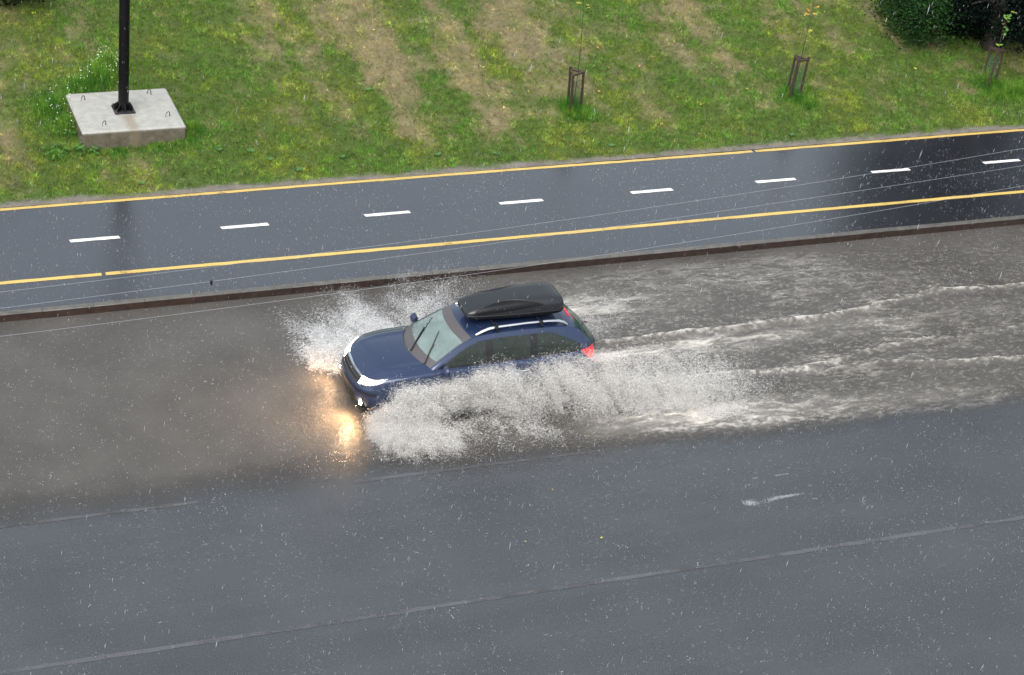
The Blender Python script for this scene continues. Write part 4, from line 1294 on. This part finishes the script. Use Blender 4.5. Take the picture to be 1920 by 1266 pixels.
leafm2 = colmat('dark_tree_leaves', .9, .08, .03)
dk = [(.004, .009, .006), (.006, .012, .006), (.004, .008, .007)]  # far darker than real foliage: shade is put into the leaf colour
GT = 'dark trees at the top right'
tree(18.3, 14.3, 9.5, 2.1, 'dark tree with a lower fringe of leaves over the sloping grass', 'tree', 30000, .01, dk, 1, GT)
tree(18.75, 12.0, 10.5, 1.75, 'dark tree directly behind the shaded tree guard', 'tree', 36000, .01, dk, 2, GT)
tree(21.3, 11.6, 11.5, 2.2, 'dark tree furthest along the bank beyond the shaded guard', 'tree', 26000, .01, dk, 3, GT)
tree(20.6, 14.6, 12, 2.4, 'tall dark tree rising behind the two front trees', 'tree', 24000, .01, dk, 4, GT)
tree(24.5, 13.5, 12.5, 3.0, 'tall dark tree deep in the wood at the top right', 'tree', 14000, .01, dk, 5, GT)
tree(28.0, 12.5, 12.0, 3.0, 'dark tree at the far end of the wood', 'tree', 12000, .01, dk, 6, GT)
a1 = ground_at(1745, 105)
tree(float(a1[0]), float(a1[1]) + .55, 1.5, .8, 'low green bush at the foot of the dark trees', 'bush', 7000, .02, [(.022, .06, .016), (.014, .036, .012)], 7, None, .06, 1.5)
a1 = ground_at(1690, 60)
tree(float(a1[0]) + .2, float(a1[1]) + .5, 1.3, .75, 'low bush at the left edge of the dark trees', 'bush', 6000, .02, [(.025, .066, .016), (.014, .036, .012)], 8, None, .06, 1.5)
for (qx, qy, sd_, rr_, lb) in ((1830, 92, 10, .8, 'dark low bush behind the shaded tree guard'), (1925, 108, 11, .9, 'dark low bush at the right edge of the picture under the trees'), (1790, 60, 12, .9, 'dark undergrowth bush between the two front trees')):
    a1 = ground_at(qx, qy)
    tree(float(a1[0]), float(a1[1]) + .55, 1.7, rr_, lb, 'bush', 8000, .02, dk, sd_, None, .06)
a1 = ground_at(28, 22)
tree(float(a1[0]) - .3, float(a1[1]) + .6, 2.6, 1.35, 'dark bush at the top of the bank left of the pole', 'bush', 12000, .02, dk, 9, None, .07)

# ------------------------------------------------------------------ fallen leaves
lv = [(1120, 93, 1), (1191, 102, 1), (1198, 128, 0), (1340, 105, 1), (1455, 45, 0), (1122, 175, 1), (1141, 131, 0), (1285, 113, 0), (1307, 139, 0), (1225, 110, 0), (1313, 200, 1), (1512, 80, 2), (1545, 26, 1), (1508, 32, 2), (1240, 236, 1), (1270, 186, 0), (1310, 255, 1), (1078, 88, 1), (990, 175, 2), (1630, 170, 0), (1715, 132, 2), (1060, 150, 0), (906, 130, 2), (700, 60, 2), (1400, 170, 0), (1350, 225, 0)]
lcol = [(.38, .22, .08), (.62, .28, .07), (.50, .42, .10)]
lname = ['tan', 'orange', 'yellow']


def fallen(pos, kind, where, i_):
    rr = random.Random(i_)
    s_ = rr.uniform(.045, .075) * (.6 if where == 'wet road' else 1)
    P = [(-.55, 0, 0), (-.2, .34, .10), (.25, .30, .06), (.62, 0, .16), (.25, -.32, .02), (-.2, -.34, .12)]
    o = MB().add([(x * s_, y * s_, z * s_ + .012) for x, y, z in P] + [(x * s_, y * s_, z * s_ + .008) for x, y, z in P], [(0, 1, 2, 3, 4, 5), (11, 10, 9, 8, 7, 6)]).build('fallen_leaf', leafc[kind], smooth=False)
    o.location = pos; o.rotation_euler = (rr.uniform(-.2, .4), rr.uniform(-.3, .3), rr.uniform(0, 6.28))
    tag(o, '%s fallen leaf lying on the %s' % (lname[kind], where), 'leaf', '%s fallen leaves on the %s' % (lname[kind], where))


leafc = [simple('fallen_leaf_' + nm, c, .5, 0, .25, 40) for nm, c in zip(lname, lcol)]
for i_, (px, py, kd) in enumerate(lv):
    c = ground_at(px, py); fallen((c[0], c[1], c[2] + .045), kd, 'grass', i_)
for i_, (px, py, kd) in enumerate([(1036, 919, 2), (985, 1016, 2), (1128, 1009, 2)]):
    c = at(px, py, .004); fallen(tuple(c), kd, 'wet road', 50 + i_)

# ------------------------------------------------------------------ wires across the street
wl = [[(0, 547.6), (320, 510.4), (1100, 406), (1620, 328.5), (1920, 277.8)], [(0, 577.9), (320, 538.5), (1100, 431), (1620, 357.9), (1920, 310)], [(0, 631), (320, 591), (1100, 482.5), (1620, 400.7), (1920, 348)]]
wlab = ['thin pale wire crossing the cycle path, upper one of three', 'thin pale wire with a small black clip, middle one of three', 'thin pale wire over the kerb and floodwater, lowest of three']
for k, pts in enumerate(wl):
    e0, e1 = at(*pts[0], 9.0), at(*pts[-1], 9.0)
    dv = (e1 - e0)[:2]; Ld = np.linalg.norm(dv); dv /= Ld
    nv_ = np.array([-dv[1], dv[0]])
    ss, zz = [], []
    for q in pts:
        d = ray(*q); t = ((e0[:2] - CAM[:2]) @ nv_) / (d[:2] @ nv_)
        p = CAM + d * t; ss.append((p[:2] - e0[:2]) @ dv); zz.append(p[2])
    cf = np.polyfit(ss, zz, 2)
    P = [(e0[0] + dv[0] * s, e0[1] + dv[1] * s, float(np.polyval(cf, s))) for s in np.linspace(-14, Ld + 14, 60)]
    wob_ = MB().tube(P, .0021, 6).build('overhead_wire', MAT['wire'])
    tag(wob_, wlab[k], 'wire', 'overhead wires across the street')
    if k == 1:
        d = ray(396, 527.5); t = ((e0[:2] - CAM[:2]) @ nv_) / (d[:2] @ nv_); p = CAM + d * t
        mb = MB().box((p[0], p[1], p[2] - .012), (.03, .02, .05), bev=.004); mb.box((p[0] + .006, p[1], p[2] - .045), (.016, .014, .03), bev=.003)
        mb.build('clip', MAT['clip'], wob_)


# ------------------------------------------------------------------ rain and spray: real drops
def drops(name, P, rad, stretch, mat, label, cat, axis_=None, rng=RNG, alpha=None):
    """one small faceted drop per point; stretch lengthens it along its axis"""
    n = len(P)
    if axis_ is None:
        d = rng.normal(size=(n, 3))
    else:
        d = np.broadcast_to(np.asarray(axis_, float), (n, 3)) + rng.normal(0, .06, (n, 3))
    d /= np.linalg.norm(d, axis=1)[:, None]
    e = rng.normal(size=(n, 3)); t = np.cross(d, e); t /= np.linalg.norm(t, axis=1)[:, None]; b_ = np.cross(d, t)
    R0 = rad[:, None]; S0 = (rad * stretch)[:, None]
    c3, s3 = -.5, .866
    V = np.stack([P + d * S0, P + t * R0, P + (t * c3 + b_ * s3) * R0, P + (t * c3 - b_ * s3) * R0, P - d * S0], 1).reshape(-1, 3)
    base = (np.arange(n) * 5)[:, None, None]
    T_ = np.array([(0, 1, 2), (0, 2, 3), (0, 3, 1), (4, 2, 1), (4, 3, 2), (4, 1, 3)])[None]
    o = mesh_np(name, V, (base + T_).reshape(-1, 3), mat, smooth=True, attrs=None if alpha is None else {'opacity': np.repeat(alpha, 5)})
    return tag(o, label, cat, kind='stuff')


def drop_mat(name, col, mist=False):
    m, nt, b, o = new_mat(name)
    n1 = noise(nt, 1.5, 2); r = ramp(nt, n1.outputs[0], [(.3, tuple(x * .95 for x in col)), (.7, col)])
    nt.links.new(r.outputs[0], b.inputs['Base Color']); b.inputs['Roughness'].default_value = .3
    t = N(nt, 'ShaderNodeBsdfTranslucent'); nt.links.new(r.outputs[0], t.inputs[0])
    mx = N(nt, 'ShaderNodeMixShader'); mx.inputs[0].default_value = .5
    nt.links.new(b.outputs[0], mx.inputs[1]); nt.links.new(t.outputs[0], mx.inputs[2])
    if mist:
        a = N(nt, 'ShaderNodeAttribute', attribute_name='opacity'); tr = N(nt, 'ShaderNodeBsdfTransparent')
        m2 = N(nt, 'ShaderNodeMixShader'); nt.links.new(a.outputs['Fac'], m2.inputs[0])
        nt.links.new(tr.outputs[0], m2.inputs[1]); nt.links.new(mx.outputs[0], m2.inputs[2]); mx = m2
    nt.links.new(mx.outputs[0], o.inputs[0])
    return m


spray_near = drop_mat('muddy_spray_drops', (.97, .955, .925), True)
spray_far = drop_mat('white_spray_drops', (.98, .98, .975), True)
rain_m = drop_mat('rain_drops', (.82, .84, .87), True)


def jets(rng, W, nj, per, vx, vy, vz, tau, pw=1.0, spread=.15, wsig=.10, thin=.9):
    """ballistic jets thrown up by a wheel: velocity per jet, age along it; position relative to the moving car"""
    a = lambda lim: rng.uniform(lim[0], lim[1], nj)
    U = np.stack([a(vx), a(vy), a(vz)], 1)
    cnt = rng.poisson(per * rng.lognormal(0, .6, nj))
    idx = np.repeat(np.arange(nj), cnt)
    tt = tau[0] + (tau[1] - tau[0]) * rng.random(len(idx)) ** pw
    u = U[idx] + rng.normal(0, spread, (len(idx), 3)) * (.6 + 1.6 * rng.random((len(idx), 1)) ** 3)
    P = np.array(W) + rng.normal(0, wsig, (len(idx), 3)) * [1, 1, .3] + u * tt[:, None]
    P[:, 2] -= 4.9 * tt ** 2
    D = u.copy(); D[:, 2] -= 9.8 * tt
    cl = .55 * fbm(P[:, 0] * 2.6 + P[:, 2] * 2, P[:, 1] * 3.5 - P[:, 2] * 3, 301, 3) + .45 * fbm(P[:, 0] * 9 + P[:, 2] * 5, P[:, 1] * 9 + P[:, 2] * 6, 307, 2)
    k = (P[:, 2] > .012) & (rng.random(len(P)) < (1 - thin) + thin * sstep(.38, .62, cl))
    return np.hstack([P[k], D[k]])


r1 = np.random.default_rng(5)
WN = (-1.45, -.92, .06)
def spray(sets, mat, label):
    A_ = np.vstack(sets)
    P, D = A_[:, :3], A_[:, 3:]
    D = D / np.linalg.norm(D, axis=1)[:, None] + r1.normal(0, .12, D.shape)
    mist = r1.random(len(P)) < .70
    rad = np.clip(r1.lognormal(math.log(.0024), .5, len(P)), .001, .010)
    rad = np.where(mist, r1.uniform(.006, .015, len(P)), rad)
    P = P + np.where(mist[:, None], r1.normal(0, .03, P.shape), 0)
    P[:, 2] = np.maximum(P[:, 2], .015)
    print('spray drops', len(P))
    drops('water_spray', P, rad, np.where(mist, r1.uniform(1, 2, len(P)), r1.uniform(1.5, 5, len(P))), mat, label, 'spray', axis_=D, alpha=np.where(mist, .17, .8))


near = [
    # low sheet thrown sideways from the front wheel
    jets(r1, (-1.62, -.98, .06), 250, 1000, (-1.9, .9), (-3.2, -.4), (.5, 2.4), (.02, .36), .9, .13),
    jets(r1, WN, 130, 420, (-1.5, 3.0), (-3.9, -2.0), (.7, 2.0), (.10, .36), .7, .15),
    jets(r1, WN, 70, 230, (2, 9), (-4.2, -2.4), (.7, 1.8), (.12, .40), .8, .17),
    # curtain standing in front of the wheel and wing
    jets(r1, (-1.80, -1.02, .05), 240, 520, (-.2, 2.4), (-1.2, -.05), (1.2, 3.2), (.01, .36), .75, .15),
    jets(r1, (-1.55, -1.02, .05), 130, 560, (-.4, 2.2), (-.7, -.05), (1.0, 2.9), (.01, .40), .7, .13),
    jets(r1, (-1.72, -1.0, .05), 110, 420, (-.2, 3.0), (-.5, .0), (2.4, 4.1), (.03, .45), .8, .13),
    # rising plume along the doors
    jets(r1, WN, 240, 980, (3.0, 9.5), (-.9, -.05), (2.6, 4.5), (.02, .74), .9, .17),
    jets(r1, WN, 100, 640, (4.5, 11), (-1.5, -.3), (2.2, 4.0), (.05, .78), .9, .19),
    # rear wheel and the churned trail
    jets(r1, (1.4, -.92, .05), 120, 360, (4, 9), (-1.0, -.1), (1.6, 2.9), (.04, .55), .9, .17),
    jets(r1, (2.8, -1.3, .02), 120, 520, (0, 9), (-1.8, .6), (.5, 1.8), (.02, .30), 1, .17),
    jets(r1, (4.2, -1.9, .02), 70, 200, (-1, 7), (-1.0, .7), (.2, .8), (.02, .18), 1, .17),
]
spray(near, spray_near, 'beige plume of spray thrown up along the near side of the blue car')
WF = (-1.45, .92, .06)
farj = [
    jets(r1, WF, 210, 760, (-3.8, 1.0), (.6, 5.2), (.6, 2.6), (.03, .38), .9, .15),
    jets(r1, WF, 200, 760, (-1, 7), (1.2, 6.6), (.8, 2.9), (.05, .50), 1, .17),
    jets(r1, (-2.05, .85, .08), 110, 420, (-2.6, .5), (.5, 3.4), (.5, 1.8), (.02, .28), .9, .15),
    jets(r1, (1.3, .92, .05), 90, 400, (3, 9), (.8, 4.5), (.6, 2.2), (.04, .45), .9, .17),
]
spray(farj, spray_far, 'white fan of spray thrown from the far side of the blue car to the kerb')

# rain in the air
n = 75000
P = np.stack([r1.uniform(-16, 24, n), r1.uniform(-30, 17, n), r1.uniform(0, 20, n)], 1)
dist = (P - CAM) @ _fw
P = P[(dist > 14) & in_view(P, 260, 200)]
P = P[P[:, 2] > zg(P[:, 0], P[:, 1])]
rad = np.clip(r1.lognormal(math.log(.0016), .5, len(P)), .0008, .005); dist = (P - CAM) @ _fw
drops('rain', P, rad, r1.uniform(3, 14, len(P)), rain_m, 'falling rain drops in the air over the street', 'rain', axis_=(-.10, .03, -1), alpha=r1.uniform(.25, .7, len(P)))
print('rain', len(P))
# splashes where the drops land
n = 120000
xy = np.stack([r1.uniform(-16, 22, n), r1.uniform(-13, 9, n)], 1)
xy = xy[in_view(np.concatenate([xy, np.zeros((n, 1))], 1), 220, 160)]
dn = fbm(xy[:, 0] * .8, xy[:, 1] * .8, 401, 3)
pool = (xy[:, 1] > -2.4) & (xy[:, 1] < 3.8) & (xy[:, 0] < -1.5)
xy = xy[r1.random(len(xy)) < np.where(pool, .95, sstep(.25, .6, dn))]
m = r1.integers(1, 5, len(xy))
idx = np.repeat(np.arange(len(xy)), m)
big = np.clip(r1.lognormal(math.log(.5), .55, len(xy)), .2, 1.8)[idx]
q = xy[idx] + r1.normal(0, .012, (len(idx), 2)) * big[:, None]
z0 = np.where((q[:, 1] > Y_KERB) & (q[:, 1] < Y_PATH + .1), Z_PATH, np.where(q[:, 1] > Y_PATH, zg(q[:, 0], q[:, 1]), .01))
P = np.stack([q[:, 0], q[:, 1], z0 + .004 + r1.exponential(.012, len(idx)) * big], 1)
keep = ~((np.abs(P[:, 0]) < 2.4) & (np.abs(P[:, 1]) < .95))
P = P[keep]; big = big[keep]
# a thin line of froth left on the near road
fx = np.concatenate([np.clip(r1.normal(.1, .06, 700), 0, 1), np.clip(r1.normal(.62, .17, 900), 0, 1)]); qx = 3.74 + 1.25 * fx
P2 = np.stack([qx, -4.70 + .05 * fx - .05 * np.exp(-((fx - .3) / .15) ** 2) + r1.normal(0, .045, 1600) * (1 - .75 * fx), r1.uniform(.004, .012, 1600)], 1)
fx = r1.uniform(0, 1, 260); P3 = np.stack([4.25 + .75 * fx, -4.02 + r1.normal(0, .012, 260), r1.uniform(.004, .010, 260)], 1)
P3 = P3[(fx < .18) | (fx > .62)]
P = np.vstack([P, P2, P3]); big = np.concatenate([big, np.ones(len(P2) + len(P3)) * .9])
drops('rain_splashes', P, np.clip(.0042 * big * r1.uniform(.5, 1.4, len(P)), .0015, .009), r1.uniform(1, 2, len(P)), rain_m, 'small white splashes of rain on the wet road and path', 'splashes', alpha=r1.uniform(.3, .8, len(P)))
print('splashes', len(P))
